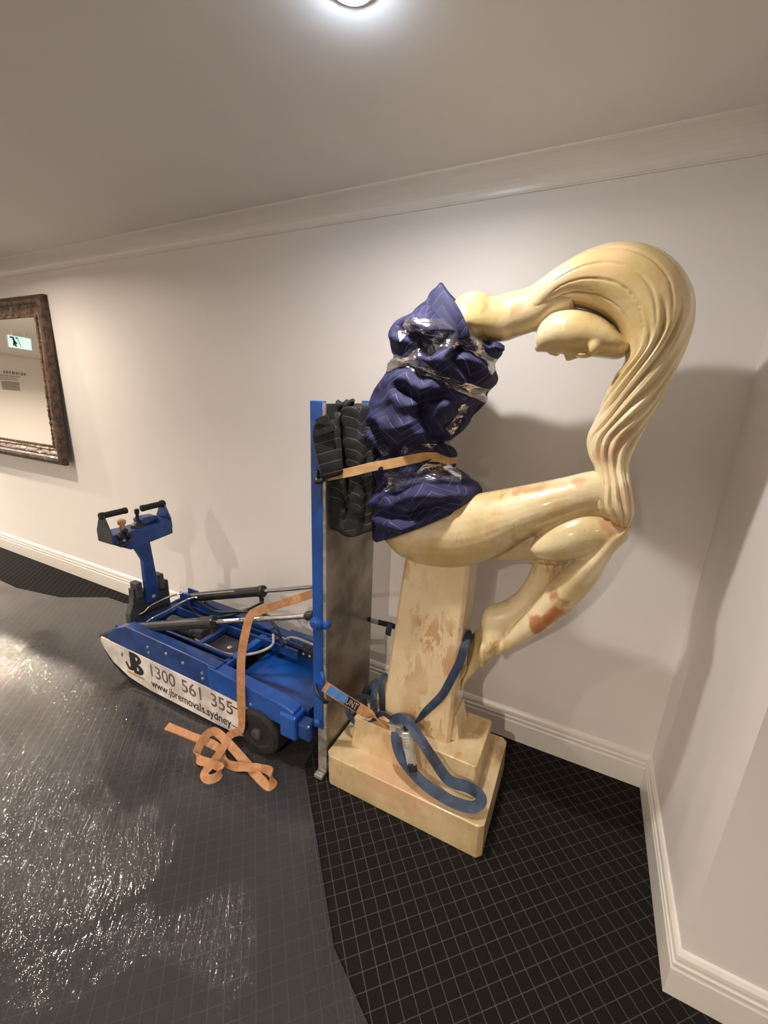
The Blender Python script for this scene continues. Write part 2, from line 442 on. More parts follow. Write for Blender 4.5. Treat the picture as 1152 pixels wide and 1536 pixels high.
def webbing(name, col, col2, rough=0.7):
    m, nt, b = mat(name)
    uv = N(nt, 'ShaderNodeUVMap'); uv.uv_map = 'UVMap'
    sp = N(nt, 'ShaderNodeSeparateXYZ'); L(nt, uv.outputs[0], sp.inputs[0])
    wv = math_n(nt, 'PINGPONG', math_n(nt, 'ADD', sp.outputs[1], math_n(nt, 'ABSOLUTE', sp.outputs[0])), 0.002)
    x = noise_n(nt, geoco(nt), 30, 4)
    L(nt, mixc(nt, ramp(nt, x, 0.3, 0.72), col, col2), b.inputs['Base Color'])
    b.inputs['Roughness'].default_value = rough
    bump(nt, wv, 0.5, 0.5, b)
    return m
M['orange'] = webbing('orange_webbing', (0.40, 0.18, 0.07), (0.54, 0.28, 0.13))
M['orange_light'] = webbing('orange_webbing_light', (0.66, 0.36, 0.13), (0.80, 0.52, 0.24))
M['blue_web'] = webbing('blue_webbing', (0.016, 0.030, 0.062), (0.036, 0.068, 0.125), 0.5)
M['navy_web'] = webbing('dark_webbing', (0.008, 0.012, 0.02), (0.015, 0.025, 0.04), 0.5)
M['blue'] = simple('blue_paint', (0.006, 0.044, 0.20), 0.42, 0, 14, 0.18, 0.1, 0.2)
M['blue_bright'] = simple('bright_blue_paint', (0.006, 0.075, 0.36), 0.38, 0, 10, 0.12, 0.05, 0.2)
M['bluelabel'] = simple('blue_sleeve', (0.06, 0.21, 0.55), 0.55, 0, 40, 0.1)
M['white_panel'] = simple('white_scuffed_panel', (0.66, 0.62, 0.58), 0.5, 0, 9, 0.14, 0.1)
M['rubber'] = simple('black_rubber', (0.010, 0.0095, 0.009), 0.75, 0, 60, 0.3, 0.3)
M['plastic'] = simple('black_plastic', (0.013, 0.013, 0.014), 0.45, 0, 30, 0.2, 0.05)
M['cyl'] = simple('black_cylinder_paint', (0.018, 0.018, 0.019), 0.38, 0, 18, 0.25, 0.05)
M['dark_steel'] = simple('dark_grey_paint', (0.045, 0.045, 0.05), 0.55, 0, 16, 0.2, 0.1)
M['steel'] = simple('brushed_steel', (0.44, 0.42, 0.39), 0.34, 0.9, 5, 0.2, 0.05)
M['galv'] = simple('worn_galvanised_steel', (0.50, 0.48, 0.44), 0.5, 0.75, 22, 0.2, 0.1)
M['chrome'] = simple('chrome_rod', (0.75, 0.74, 0.73), 0.12, 1.0, 30, 0.05)
M['zinc'] = simple('zinc_plated_steel', (0.80, 0.79, 0.76), 0.32, 0.85, 30, 0.08)
M['grey_cable'] = simple('grey_cable', (0.42, 0.42, 0.42), 0.5, 0, 50, 0.1)
M['ink'] = simple('black_print', (0.012, 0.011, 0.011), 0.6, 0, 60, 0.2)
M['brown_ink'] = simple('faded_brown_print', (0.17, 0.105, 0.085), 0.6, 0, 60, 0.2)
M['gold'] = simple('gold_print', (0.45, 0.33, 0.12), 0.5, 0, 40, 0.2)
M['white_print'] = simple('white_print', (0.72, 0.66, 0.60), 0.6, 0, 40, 0.1)
M['orange_knob'] = simple('orange_knob', (0.5, 0.26, 0.12), 0.5, 0, 40, 0.1)
M['frame'] = simple('antique_bronze_frame', (0.085, 0.048, 0.028), 0.5, 0.15, 26, 0.35, 0.5, 0.1)
M['frame_gilt'] = simple('worn_gilt_frame', (0.20, 0.125, 0.070), 0.42, 0.3, 34, 0.3, 0.6)
m, nt, b = mat('mirror_glass')
b.inputs['Metallic'].default_value = 1.0; b.inputs['Base Color'].default_value = (0.90, 0.88, 0.82, 1); b.inputs['Roughness'].default_value = 0.015
x = noise_n(nt, geoco(nt), 40, 2); L(nt, math_n(nt, 'MULTIPLY_ADD', x, 0.012, 0.008), b.inputs['Roughness'])
M['mirror'] = m
def emis(name, col, st):
    m, nt, b = mat(name)
    b.inputs['Base Color'].default_value = (0.8, 0.8, 0.8, 1)
    b.inputs['Emission Color'].default_value = (*col, 1); b.inputs['Emission Strength'].default_value = st
    return m
M['lens'] = emis('downlight_lens', (0.70, 0.82, 1.0), 420.0)
M['lens_warm'] = emis('warm_downlight_lens', (1.0, 0.86, 0.68), 14.0)
M['sign_face'] = emis('lit_sign_face', (0.50, 0.92, 0.90), 0.95)
M['sign_green'] = simple('sign_green', (0.004, 0.06, 0.04), 0.5, 0, 30, 0.1)
M['notice'] = simple('grey_notice_paper', (0.36, 0.34, 0.30), 0.6, 0, 30, 0.1)
M['lamp_trim'] = simple('white_lamp_trim', (0.8, 0.8, 0.8), 0.35, 0, 20, 0.03)

# ------------------------------------------------------------------ the room
X0, X1, YB = -12.3, 3.2, -3.4
RX, RY = 0.443, 1.065          # return wall face, and face of the wall beyond it
def struct(o): o['kind'] = 'structure'; return o
struct(box('floor', (X0 - 0.1, YB - 0.1, -0.1), (X1 + 0.1, WALLY + 0.1, 0), M['carpet'], bev=0))
struct(box('ceiling', (X0 - 0.1, YB - 0.1, CEIL), (X1 + 0.1, WALLY + 0.1, CEIL + 0.1), M['ceil'], bev=0))
struct(box('wall_back', (X0, WALLY, 0), (RX, WALLY + 0.1, CEIL), M['wall'], bev=0))
struct(prism('wall_right', [(RX, RY), (X1, RY), (X1, RY + 0.1), (RX + 0.1, RY + 0.1), (RX + 0.1, WALLY + 0.1), (RX, WALLY + 0.1)], 'Z', 0, CEIL, M['wall']))
struct(box('wall_left', (X0 - 0.1, YB, 0), (X0, WALLY, CEIL), M['wall'], bev=0))
struct(box('wall_front', (X0, YB - 0.1, 0), (X1, YB, CEIL), M['wall'], bev=0))
struct(box('wall_far_right', (X1, YB, 0), (X1 + 0.1, RY, CEIL), M['wall'], bev=0))
# baseboards: moulded profile swept along each wall with mitred ends
PROF = [(0, 0), (0.016, 0), (0.016, 0.100), (0.0125, 0.106), (0.0125, 0.112), (0.0155, 0.117), (0.0155, 0.124), (0.011, 0.129), (0.011, 0.136), (0.0135, 0.141), (0.012, 0.152), (0.006, 0.162), (0, 0.166)]
def sweep_profile(name, path, prof, outs, m, z0=0.0):
    """path: xy corners; outs: unit-ish outward (into room) mitre vectors at each corner; prof: (out, up)"""
    vs, fs = [], []; n = len(prof)
    for (x, y), (ox, oy) in zip(path, outs):
        for a, h in prof: vs.append((x + ox * a, y + oy * a, z0 + h))
    for i in range(len(path) - 1):
        for k in range(n):
            k2 = (k + 1) % n; fs.append((i * n + k, i * n + k2, (i + 1) * n + k2, (i + 1) * n + k))
    fs.append(tuple(range(n))); fs.append(tuple(range((len(path) - 1) * n, len(path) * n))[::-1])
    me = mesh(name, vs, fs)
    bm = bmesh.new(); bm.from_mesh(me); bmesh.ops.recalc_face_normals(bm, faces=bm.faces[:]); bm.to_mesh(me); bm.free()
    return struct(link(name, me, m))
sweep_profile('baseboard_back', [(X0, WALLY), (RX, WALLY)], PROF, [(0, -1), (-1, -1)], M['trim'])
sweep_profile('baseboard_right', [(RX, WALLY), (RX, RY)], PROF, [(-1, -1), (-1, -1)], M['trim'])
sweep_profile('baseboard_front_right', [(RX, RY), (X1, RY)], PROF, [(-1, -1), (0, -1)], M['trim'])
sweep_profile('baseboard_left', [(X0, YB), (X0, WALLY)], PROF, [(1, 0), (1, 0)], M['trim'])
sweep_profile('baseboard_front', [(X0, YB), (X1, YB)], PROF, [(0, 1), (0, 1)], M['trim'])
# cove cornice
cw, ch = 0.105, 0.078
CP = [(0, 0), (0, -ch), (0.006, -ch), (0.006, -ch + 0.006)]
for i in range(9):
    a = i / 8 * PI / 2
    CP.append((0.008 + (cw - 0.016) * (1 - math.cos(a)), -ch + 0.006 + (ch - 0.013) * math.sin(a)))
CP += [(cw - 0.006, -0.006), (cw, -0.006), (cw, 0)]
sweep_profile('trim_1', [(X0, WALLY), (RX, WALLY)], CP, [(0, -1), (-1, -1)], M['trim'], CEIL)
sweep_profile('trim_2', [(RX, WALLY), (RX, RY)], CP, [(-1, -1), (-1, -1)], M['trim'], CEIL)
sweep_profile('trim_3', [(RX, RY), (X1, RY)], CP, [(-1, -1), (0, -1)], M['trim'], CEIL)
sweep_profile('trim_4', [(X0, YB), (X0, WALLY)], CP, [(1, 0), (1, 0)], M['trim'], CEIL)
sweep_profile('trim_5', [(X0, YB), (X1, YB)], CP, [(0, 1), (0, 1)], M['trim'], CEIL)

# downlights
def ring_mesh(name, r_out, r_in, h, seg=32):
    vs, fs = [], []
    pr = [(r_in, 0), (r_in, -h), (r_in + 0.004, -h - 0.002), (r_out - 0.004, -h * 0.7), (r_out, 0)]
    for k in range(seg):
        a = 2 * PI * k / seg
        for r, z in pr: vs.append((r * math.cos(a), r * math.sin(a), z))
    n = len(pr)
    for k in range(seg):
        for i in range(n):
            i2 = (i + 1) % n; k2 = (k + 1) % seg
            fs.append((k * n + i, k * n + i2, k2 * n + i2, k2 * n + i))
    return mesh(name, vs, fs)
def dome_mesh(name, r, drop, seg=28, rings=5):
    vs, fs = [], []
    for i in range(rings):
        a = i / rings * PI / 2
        for k in range(seg):
            t = 2 * PI * k / seg; vs.append((r * math.cos(a) * math.cos(t), r * math.cos(a) * math.sin(t), -drop * math.sin(a)))
    vs.append((0, 0, -drop))
    for i in range(rings - 1):
        for k in range(seg):
            k2 = (k + 1) % seg; fs.append((i * seg + k, (i + 1) * seg + k, (i + 1) * seg + k2, i * seg + k2))
    for k in range(seg): fs.append(((rings - 1) * seg + k, rings * seg, (rings - 1) * seg + (k + 1) % seg))
    return mesh(name, vs, fs)
ring = ring_mesh('trim_ring', 0.055, 0.04, 0.006); dome = dome_mesh('lens', 0.04, 0.022); dome2 = dome.copy()
WHERE = ['over the wrapped statue, near the back wall', 'near the gilt mirror, second along the back wall', 'third along the back wall', 'farthest along the back wall',
         'behind the camera, nearest the statue', 'second of the row behind the camera', 'third of the row behind the camera', 'farthest of the row behind the camera', 'beyond the return wall']
for i, (x, y, wt, c) in enumerate(LAMPS):
    t = empty('ceiling_downlight', (x, y, CEIL), 'small round ceiling downlight ' + WHERE[i], 'downlight', 'ceiling downlights')
    a = link('trim_ring', ring if i else ring, None, t); a.location = (0, 0, 0)
    if not ring.materials: ring.materials.append(M['lamp_trim'])
    d = link('lens', dome if i == 0 else dome2, None, t); d.location = (0, 0, 0)
    if not d.data.materials: d.data.materials.append(M['lens'] if i == 0 else M['lens_warm'])
    ld = bpy.data.lights.new('downlight_lamp', 'AREA'); ld.shape = 'DISK'; ld.size = 0.075; ld.energy = wt; ld.color = c; ld.spread = math.radians(168 if y > 0 else 152)
    lo = bpy.data.objects.new('downlight_lamp', ld); COL.objects.link(lo); lo.location = (x, y, CEIL - 0.026)

# ------------------------------------------------------------------ mirror on the back wall
MX1, MZ0, MZ1, MX0 = -3.50, 0.985, 2.165, -5.1
mir = empty('wall_mirror', ((MX0 + MX1) / 2, WALLY - 0.03, MZ0), 'large wall mirror in an ornate bronze frame, hung at the left edge', 'mirror')
TILT = math.radians(2.2)
def mtilt(p):  # hang: foot of the frame stands off the wall
    p = Vector(p); dz = p.z - MZ1
    return Vector((p.x, p.y + dz * math.tan(TILT), p.z))
FW = 0.135
def frame_member(name, a, b, inw):
    """a, b outer corners; inw inward unit (x,z); moulded section"""
    prof = [(0, 0), (0, -0.030), (0.010, -0.044), (0.030, -0.052), (0.050, -0.046), (0.062, -0.034), (0.072, -0.036), (0.082, -0.030), (0.098, -0.020), (0.108, -0.024), (0.118, -0.018), (FW, -0.012), (FW, 0)]
    ax, az = a; bx, bz = b
    d = Vector((bx - ax, 0, bz - az)); ln = d.length; d.normalize()
    iw = Vector((inw[0], 0, inw[1])); nseg = max(2, int(ln / 0.02))
    vs, fs = [], []; n = len(prof)
    for i in range(nseg + 1):
        for o_, y_ in prof:
            s0 = o_; tpos = s0 + (ln - 2 * s0) * i / nseg
            p = Vector((ax, WALLY - 0.002, az)) + d * tpos + iw * o_ + Vector((0, y_, 0))
            if -0.05 < y_ < -0.01 and 0.02 < o_: 
                k = noise.noise(p * 38) * 0.005 + noise.noise(p * 90) * 0.0025
                p.y += k
            vs.append(mtilt(p))
    for i in range(nseg):
        for k in range(n):
            k2 = (k + 1) % n; fs.append((i * n + k, i * n + k2, (i + 1) * n + k2, (i + 1) * n + k))
    fs.append(tuple(range(n))); fs.append(tuple(range(nseg * n, nseg * n + n))[::-1])
    me = mesh(name, vs, fs)
    bm = bmesh.new(); bm.from_mesh(me); bmesh.ops.recalc_face_normals(bm, faces=bm.faces[:]); bm.to_mesh(me); bm.free()
    o = link(name, me, M['frame'], mir)
    me.materials.append(M['frame_gilt'])
    for p in me.polygons:
        k = p.index % n
        if len(p.vertices) == 4 and 7 <= k <= 10: p.material_index = 1
    return o
fm = [frame_member('frame_side', (MX1, MZ0), (MX1, MZ1), (-1, 0)), frame_member('frame_side', (MX0, MZ1), (MX0, MZ0), (1, 0)),
      frame_member('frame_rail', (MX1, MZ1), (MX0, MZ1), (0, -1)), frame_member('frame_rail', (MX0, MZ0), (MX1, MZ0), (0, 1))]
# carved beads along the inner lip
bvs, bfs = [], []
def bead(c, r):
    t = bmesh.new(); bmesh.ops.create_icosphere(t, subdivisions=1, radius=r)
    k = len(bvs); t.verts.index_update()
    for v in t.verts: bvs.append(mtilt(c + v.co))
    for f in t.faces: bfs.append(tuple(k + v.index for v in f.verts))
    t.free()
iz0, iz1, ix1, ix0 = MZ0 + FW - 0.004, MZ1 - FW + 0.004, MX1 - FW + 0.004, MX0 + FW - 0.004
z = iz0
while z < iz1:
    bead(Vector((ix1, WALLY - 0.024, z)), random.uniform(0.007, 0.013)); z += 0.0135
x = ix0
while x < ix1:
    bead(Vector((x, WALLY - 0.019, iz0)), 0.006); bead(Vector((x, WALLY - 0.019, iz1)), 0.006); x += 0.0135
tag(link('frame_beading', mesh('frame_beading', bvs, bfs), M['frame_gilt'], mir), kind='stuff')
gv = [mtilt(p) for p in ((MX0 + FW - 0.02, WALLY - 0.012, MZ0 + FW - 0.02), (MX1 - FW + 0.02, WALLY - 0.012, MZ0 + FW - 0.02), (MX1 - FW + 0.02, WALLY - 0.012, MZ1 - FW + 0.02), (MX0 + FW - 0.02, WALLY - 0.012, MZ1 - FW + 0.02))]
gv += [v + Vector((0, 0.006, 0)) for v in gv]
link('mirror_glass', mesh('mirror_glass', gv, [(0, 1, 2, 3), (7, 6, 5, 4), (0, 4, 5, 1), (1, 5, 6, 2), (2, 6, 7, 3), (3, 7, 4, 0)]), M['mirror'], mir)

# far wall seen in the mirror: hanging exit sign, lettering and a notice sheet
ex = empty('exit_sign', (-7.5, 0.175, CEIL), 'lit exit sign with a running-figure symbol hung from the ceiling, seen in the mirror', 'sign')
box('sign_body', (-7.53, 0.035, 2.135), (-7.505, 0.315, 2.305), M['lamp_trim'], ex, 0.004)
sf = box('sign_face', (-7.505, 0.042, 2.142), (-7.501, 0.308, 2.298), M['sign_face'], ex, 0)
for y in (0.10, 0.25): lathe_tube('hanger', (-7.517, y, 2.30), (-7.517, y, CEIL), [(0, .006), (CEIL - 2.30, .006)], M['lamp_trim'], ex, 8)
def sgn(name, pts): return prism(name, pts, 'X', -7.501, -7.499, M['sign_green'], sf)
for pts in ([(.295, .285 + 2), (.245, 2.285), (.215, 2.155), (.235, 2.155), (.262, 2.262), (.289, 2.262)], [(.262, 2.255), (.243, 2.255), (.205, 2.20), (.215, 2.19), (.235, 2.215), (.250, 2.16), (.262, 2.165), (.256, 2.225)], [(.205, 2.285), (.197, 2.285), (.165, 2.155), (.173, 2.155)], [(.225, 2.285), (.205, 2.285), (.205, 2.265), (.222, 2.262)]): sgn('running_figure', pts)
rnd = random.Random(3)
bm = bmesh.new()
for (zt, zb, y0, y1, gap) in ((2.03, 1.965, -1.98, -1.05, .02), (1.935, 1.91, -1.86, -1.1, .012), (1.89, 1.868, -1.80, -1.1, .012), (1.85, 1.828, -1.88, -1.1, .012)):
    y = y0
    while y < y1:
        wd = rnd.uniform(.018, .045) * (1.3 if zt > 2 else 1)
        if rnd.random() > .14:
            for k in range(2): add_box(bm, (X0, y + k * wd * .6, zb), (X0 + .003, y + k * wd * .6 + wd * .28, zt))
            zz = rnd.uniform(zb, zt - .012); add_box(bm, (X0, y, zz), (X0 + .003, y + wd * .85, zz + (zt - zb) * .2))
        y += wd + gap
o = link('wall_lettering', bm_mesh('wall_lettering', bm), M['ink']); tag(o, 'rows of dark lettering on the far wall, seen in the mirror', 'lettering', None, 'stuff')
o = box('notice_sheet', (X0, -1.84, 1.60), (X0 + .004, -1.50, 1.80), M['notice'], None, 0); tag(o, 'grey notice sheet below the lettering on the far wall, seen in the mirror', 'notice')


# ------------------------------------------------------------------ film on the floor
FP = [(-7.2, -1.6), (-7.2, 1.45), (-3.9, 1.40), (-3.44, 1.48), (-3.15, 1.655), (-2.4, 1.70), (-1.2, 1.64), (-0.93, 1.30), (-0.905, 1.16), (-0.70, 0.955), (-0.45, 0.70), (-0.27, 0.60), (-0.12, 0.35), (0.05, -0.4), (-0.2, -1.6)]
bm = bmesh.new()
fv = [bm.verts.new((x, y, 0)) for x, y in FP]; bm.faces.new(fv)
bmesh.ops.triangulate(bm, faces=bm.faces[:])
for _ in range(5): bmesh.ops.subdivide_edges(bm, edges=[e for e in bm.edges if e.calc_length() > 0.10], cuts=1, use_grid_fill=False); bmesh.ops.triangulate(bm, faces=bm.faces[:])
for v in bm.verts:
    p = v.co.copy()
    v.co.z = 0.0045 + 0.0025 * noise.noise(p * 5) + 0.0015 * noise.noise(p * 14)
bmesh.ops.recalc_face_normals(bm, faces=bm.faces[:])
for f in bm.faces:
    if f.normal.z < 0: f.normal_flip()
o = link('floor_film', bm_mesh('floor_film', bm), M['film'], None, True)
tag(o, 'clear wrinkled plastic protection film spread over the dark carpet', 'plastic film')

# ------------------------------------------------------------------ the statue
YS = 1.37
TOPZ = 1.02
statue = empty('statue', (-0.448, 1.365, 0), 'cream marbled statue of a crouched long-haired woman on a tapered pillar', 'statue')
def sp(px, py, r, col=(0.55, 0.24, 0.09), amt=0.8, Y=YS - 0.08): return (atY(px, py, Y), r, col, amt)
PINK = (0.62, 0.34, 0.20)
spots = [sp(838, 915, 0.055, (0.50, 0.19, 0.07), 0.95), sp(808, 935, 0.045, (0.50, 0.19, 0.07), 0.9), sp(925, 788, 0.045, (0.56, 0.27, 0.13), 0.75), sp(738, 792, 0.05, (0.66, 0.38, 0.15), 0.8), sp(720, 800, 0.03, (0.66, 0.38, 0.15), 0.8),
         sp(806, 740, 0.022, (0.6, 0.30, 0.13)), sp(790, 736, 0.024, (0.6, 0.30, 0.13)), sp(775, 737, 0.02, (0.6, 0.30, 0.13)), sp(850, 742, 0.02, (0.6, 0.32, 0.15)), sp(870, 716, 0.025, (0.62, 0.32, 0.16)), sp(760, 457, 0.02, (0.58, 0.22, 0.12)),
         sp(775, 465, 0.03, PINK, 0.5), sp(707, 475, 0.035, (0.62, 0.42, 0.16), 0.6), sp(752, 935, 0.03, PINK, 0.7), sp(740, 928, 0.025, PINK, 0.7), sp(800, 790, 0.03, (0.58, 0.36, 0.15), 0.6), sp(700, 990, 0.0, PINK, 0.0)]
M['statue'] = statue_mat('varnished_cream_carving', spots)
M['hair'] = statue_mat('varnished_cream_hair', [sp(940, 660, 0.035, PINK, 0.5), sp(900, 680, 0.03, PINK, 0.5), sp(940, 745, 0.03, PINK, 0.5), sp(1010, 430, 0.05, (0.68, 0.44, 0.22), 0.5), sp(900, 400, 0.09, (0.76, 0.52, 0.28), 0.5)], scratch=False, stainlo=0.68)
PV = (0.60, 0.36, 0.18)
M['plinth'] = statue_mat('varnished_cream_plinth', [(Vector((-0.50, 1.16, 0.15)), 0.12, (0.70, 0.42, 0.25), 0.6), (Vector((-0.36, 1.16, 0.14)), 0.07, (0.70, 0.42, 0.25), 0.6)], ((0.52, 0.38, 0.19), (0.76, 0.60, 0.36)), True, 0.565)
M['pillar'] = statue_mat('varnished_cream_pillar', [], ((0.72, 0.55, 0.31), (0.82, 0.66, 0.42)), True, 0.505)
V, F = [], []
def add(st, n=30, seg=28, Y0=YS, disp=None):
    vs, fs = loft_geo(st, Y0, n, seg, disp); k = len(V); V.extend(vs); F.extend([tuple(i + k for i in f) for f in fs])
def blob(px, py, Y, rx, ry, rz, rot=0):
    t = bmesh.new(); bmesh.ops.create_icosphere(t, subdivisions=3, radius=1); t.verts.index_update()
    c = atY(px, py, Y); k = len(V); R = Matrix.Rotation(rot, 3, 'Y')
    for v in t.verts: V.append(c + R @ Vector((v.co.x * rx, v.co.y * ry, v.co.z * rz)))
    F.extend([tuple(k + v.index for v in f.verts) for f in t.faces]); t.free()
# torso, shoulder and neck
add([(592, 775, 690, 742, .10, 0), (578, 700, 662, 690, .10, 0), (578, 640, 672, 640, .10, 0), (596, 580, 705, 590, .11, 0), (628, 530, 728, 530, .115, 0), (662, 478, 742, 513, .12, 0), (688, 449, 742, 515, .11, -.01), (712, 437, 760, 513, .085, -.01), (740, 444, 775, 507, .066, 0), (768, 437, 793, 501, .060, 0), (800, 428, 812, 494, .062, 0), (830, 412, 832, 480, .07, 0), (862, 402, 862, 470, .07, 0)], 60)
blob(708, 480, YS - 0.022, 0.078, 0.074, 0.080, 0.5)
# head: face seen side on, looking down
add([(803, 508, 805, 520, .022, 0), (809, 488, 811, 528, .045, 0), (821, 473, 823, 529, .062, 0), (837, 465, 838, 530, .076, 0), (855, 462, 857, 534, .084, 0), (873, 464, 874, 534, .088, 0), (891, 470, 893, 537, .090, 0), (909, 480, 912, 539, .088, 0), (924, 495, 928, 539, .082, 0), (940, 512, 942, 532, .06, 0)], 50, 40)
add([(880, 529, 880, 535, .007, 0), (866, 528, 865, 538, .011, 0), (852, 526, 850, 542, .013, 0), (846, 526, 846.5, 533, .013, 0)], 14, 14)
blob(827, 529, YS, .0085, .020, .007); blob(834.5, 530.5, YS, .009, .020, .008)
blob(809, 521, YS, .014, .026, .014)
for s in (-1, 1):
    blob(893, 519, YS + s * 0.072, .016, .0165, .022, 0.10)   # closed eyelid
    blob(874, 533, YS + s * 0.03, .022, .030, .008, 0.1)       # brow
# near thigh, far thigh, folded knee
add([(572, 778, 588, 815, .05, -.03), (606, 742, 610, 836, .10, -.03), (655, 738, 652, 849, .11, -.03), (702, 740, 700, 850, .105, -.03), (750, 733, 746, 833, .095, -.035), (800, 724, 791, 806, .085, -.04), (850, 714, 842, 786, .075, -.04), (895, 705, 890, 772, .07, -.03), (928, 712, 928, 790, .065, -.02), (950, 745, 942, 790, .04, -.01)], 50)
add([(630, 765, 630, 838, .08, .06), (715, 765, 715, 839, .085, .06), (790, 765, 790, 840, .08, .06), (850, 765, 850, 840, .075, .05), (905, 760, 905, 828, .065, .03), (940, 775, 935, 812, .04, .02)], 40)
add([(795, 815, 796, 826, .03, -.065), (811, 796, 811, 838, .055, -.065), (840, 777, 842, 841, .062, -.07), (875, 766, 872, 836, .062, -.065), (906, 767, 900, 830, .06, -.05), (932, 776, 922, 826, .055, -.035), (948, 788, 938, 812, .03, -.02)], 36)
# shins and feet
add([(945, 787, 890, 815, .055, -.05), (920, 830, 858, 843, .062, -.055), (901, 864, 834, 866, .060, -.05), (879, 893, 812, 892, .054, -.045), (850, 921, 791, 917, .048, -.04), (815, 946, 772, 937, .044, -.03), (785, 963, 756, 955, .038, -.02), (757, 978, 742, 968, .030, -.01), (736, 991, 732, 985, .014, 0)], 50)
add([(802, 838, 856, 842, .055, .05), (790, 866, 840, 874, .055, .05), (774, 889, 815, 905, .050, .045), (752, 903, 792, 928, .046, .03), (732, 909, 775, 945, .044, .015), (723, 925, 764, 958, .044, .0), (723, 950, 754, 968, .042, -.015), (720, 970, 744, 980, .034, -.02), (717, 985, 735, 990, .026, -.025), (720, 999, 727, 1000, .012, -.025)], 50)
blob(724.5, 980, YS - 0.048, .013, .016, .040, -0.12)  # big toe
add([(730, 930, 775, 950, .04, .05), (703, 957, 733, 962, .034, .05), (702, 978, 724, 988, .032, .045), (699, 1000, 714, 1006, .026, .04), (692, 1019, 704, 1019, .02, .03), (688, 1036, 692, 1037, .008, .02)], 30)
blob(693, 1010, YS - 0.005, .011, .012, .05, 0.28)
fig = eval_mesh(V, F, [('REMESH', dict(mode='VOXEL', voxel_size=0.0042)), ('SMOOTH', dict(factor=0.5, iterations=5))], 'figure')
o = link('figure', fig, M['statue'], statue, True); tag(o, 'carved nude figure bent forward with folded legs')
# hair
HST = [(776, 442, 792, 494, .048, 0), (797, 429, 808, 486, .063, 0), (817, 415, 823, 474, .078, 0), (838, 400, 842, 464, .092, 0), (868, 382, 865, 464, .104, 0), (905, 367, 893, 473, .112, 0), (945, 363, 915, 487, .118, 0), (985, 373, 928, 502, .120, 0), (1018, 397, 935, 518, .120, 0), (1037, 430, 937, 534, .116, 0), (1042, 463, 934, 548, .108, 0), (1035, 505, 923, 563, .098, 0), (1020, 541, 911, 587, .09, 0), (1003, 576, 901, 611, .082, 0), (984, 613, 890, 636, .074, -.005), (966, 645, 881, 657, .064, -.01), (951, 672, 884, 681, .052, -.02), (943, 696, 893, 702, .045, -.03), (945, 722, 895, 726, .05, -.045), (949, 748, 888, 749, .055, -.05), (950, 770, 896, 766, .05, -.05), (943, 790, 918, 783, .025, -.045)]
def smooth01(x): x = max(0, min(1, x)); return x * x * (3 - 2 * x)
def hair_disp(s, th, p, c, h, d):
    # wfl: 0 outer edge .. 1 inner edge, same on both sides
    wfl = (1 - math.cos(th)) / 2
    a = th if th <= PI else 2 * PI - th
    wl = a / PI
    k1 = smooth01((s - 0.36) / 0.16)
    tw = -2.2 * smooth01((s - 0.46) / 0.30)
    wob = 0.25 * noise.noise(Vector((s * 7, wl * 3, 2.2)))
    # crown: few incised lines
    ph = wl * 7.0 + wob * 1.2 + 0.9 * math.sin(s * 7)
    f = abs((ph % 1.0) - 0.5) * 2
    g0 = -max(0, (f - 0.86) / 0.14) ** 1.2 * 0.007 * smooth01((s - 0.10) / 0.06)
    # fall: deep rolling strands
    ph2 = wl * 6.5 + tw * 1.6 + wob * 2.2
    f2 = abs((ph2 % 1.0) - 0.5) * 2
    g1 = ((1 - f2 ** 2.2) - 0.6) * 0.017
    ph3 = wl * 15 + tw * 3.4 + wob * 4
    f3 = abs((ph3 % 1.0) - 0.5) * 2
    g1 += ((1 - f3 ** 2.0) - 0.6) * 0.005
    edge = 0.25 + 0.75 * abs(math.sin(th))
    nrm = (h.normalized() * math.cos(th) + Vector((0, math.sin(th), 0))).normalized()
    narrow = min(1.0, h.length / 0.055)
    return nrm * ((g0 * (1 - k1) + g1 * k1 * narrow) * edge)
hv, hf = loft_geo(HST, YS, 240, 176, hair_disp)
hm = eval_mesh(hv, hf, [('SMOOTH', dict(factor=0.4, iterations=2))], 'hair')
o = link('hair', hm, M['hair'], statue, True); tag(o, 'long carved hair falling forward to the knee in strands')
# pillar, step, slab
def frustum(name, a0, b0, z0, a1, b1, z1, cor, m, parent, bev=0.004):
    def ringp(a, b, z):
        (x0, y0), (x1, y1) = a, b
        return [(x0 + cor, y0, z), (x1 - cor, y0, z), (x1, y0 + cor, z), (x1, y1 - cor, z), (x1 - cor, y1, z), (x0 + cor, y1, z), (x0, y1 - cor, z), (x0, y0 + cor, z)]
    bm = bmesh.new()
    A = [bm.verts.new(p) for p in ringp(a0, b0, z0)]; B = [bm.verts.new(p) for p in ringp(a1, b1, z1)]
    bm.faces.new(A[::-1]); bm.faces.new(B)
    for i in range(8): bm.faces.new((A[i], A[(i + 1) % 8], B[(i + 1) % 8], B[i]))
    bmesh.ops.recalc_face_normals(bm, faces=bm.faces[:])
    bmesh.ops.bevel(bm, geom=bm.edges[:], offset=bev, segments=2, affect='EDGES', profile=0.5)
    bmesh.ops.triangulate(bm, faces=bm.faces[:])
    return link(name, bm_mesh(name, bm), m, parent)
frustum('base_slab', (-0.778, 1.145), (-0.116, 1.588), 0, (-0.778, 1.140), (-0.120, 1.585), 0.155, 0.018, M['plinth'], statue)
frustum('plinth_step', (-0.712, 1.228), (-0.180, 1.505), 0.150, (-0.700, 1.240), (-0.184, 1.500), 0.296, 0.006, M['plinth'], statue)
frustum('pillar', (-0.605, 1.288), (-0.306, 1.452), 0.290, (-0.536, 1.295), (-0.298, 1.440), TOPZ + 0.03, 0.012, M['pillar'], statue)
frustum('pillar_foot', (-0.33, 1.32), (-0.276, 1.46), 0.29, (-0.32, 1.33), (-0.296, 1.44), 0.40, 0.004, M['pillar'], statue)

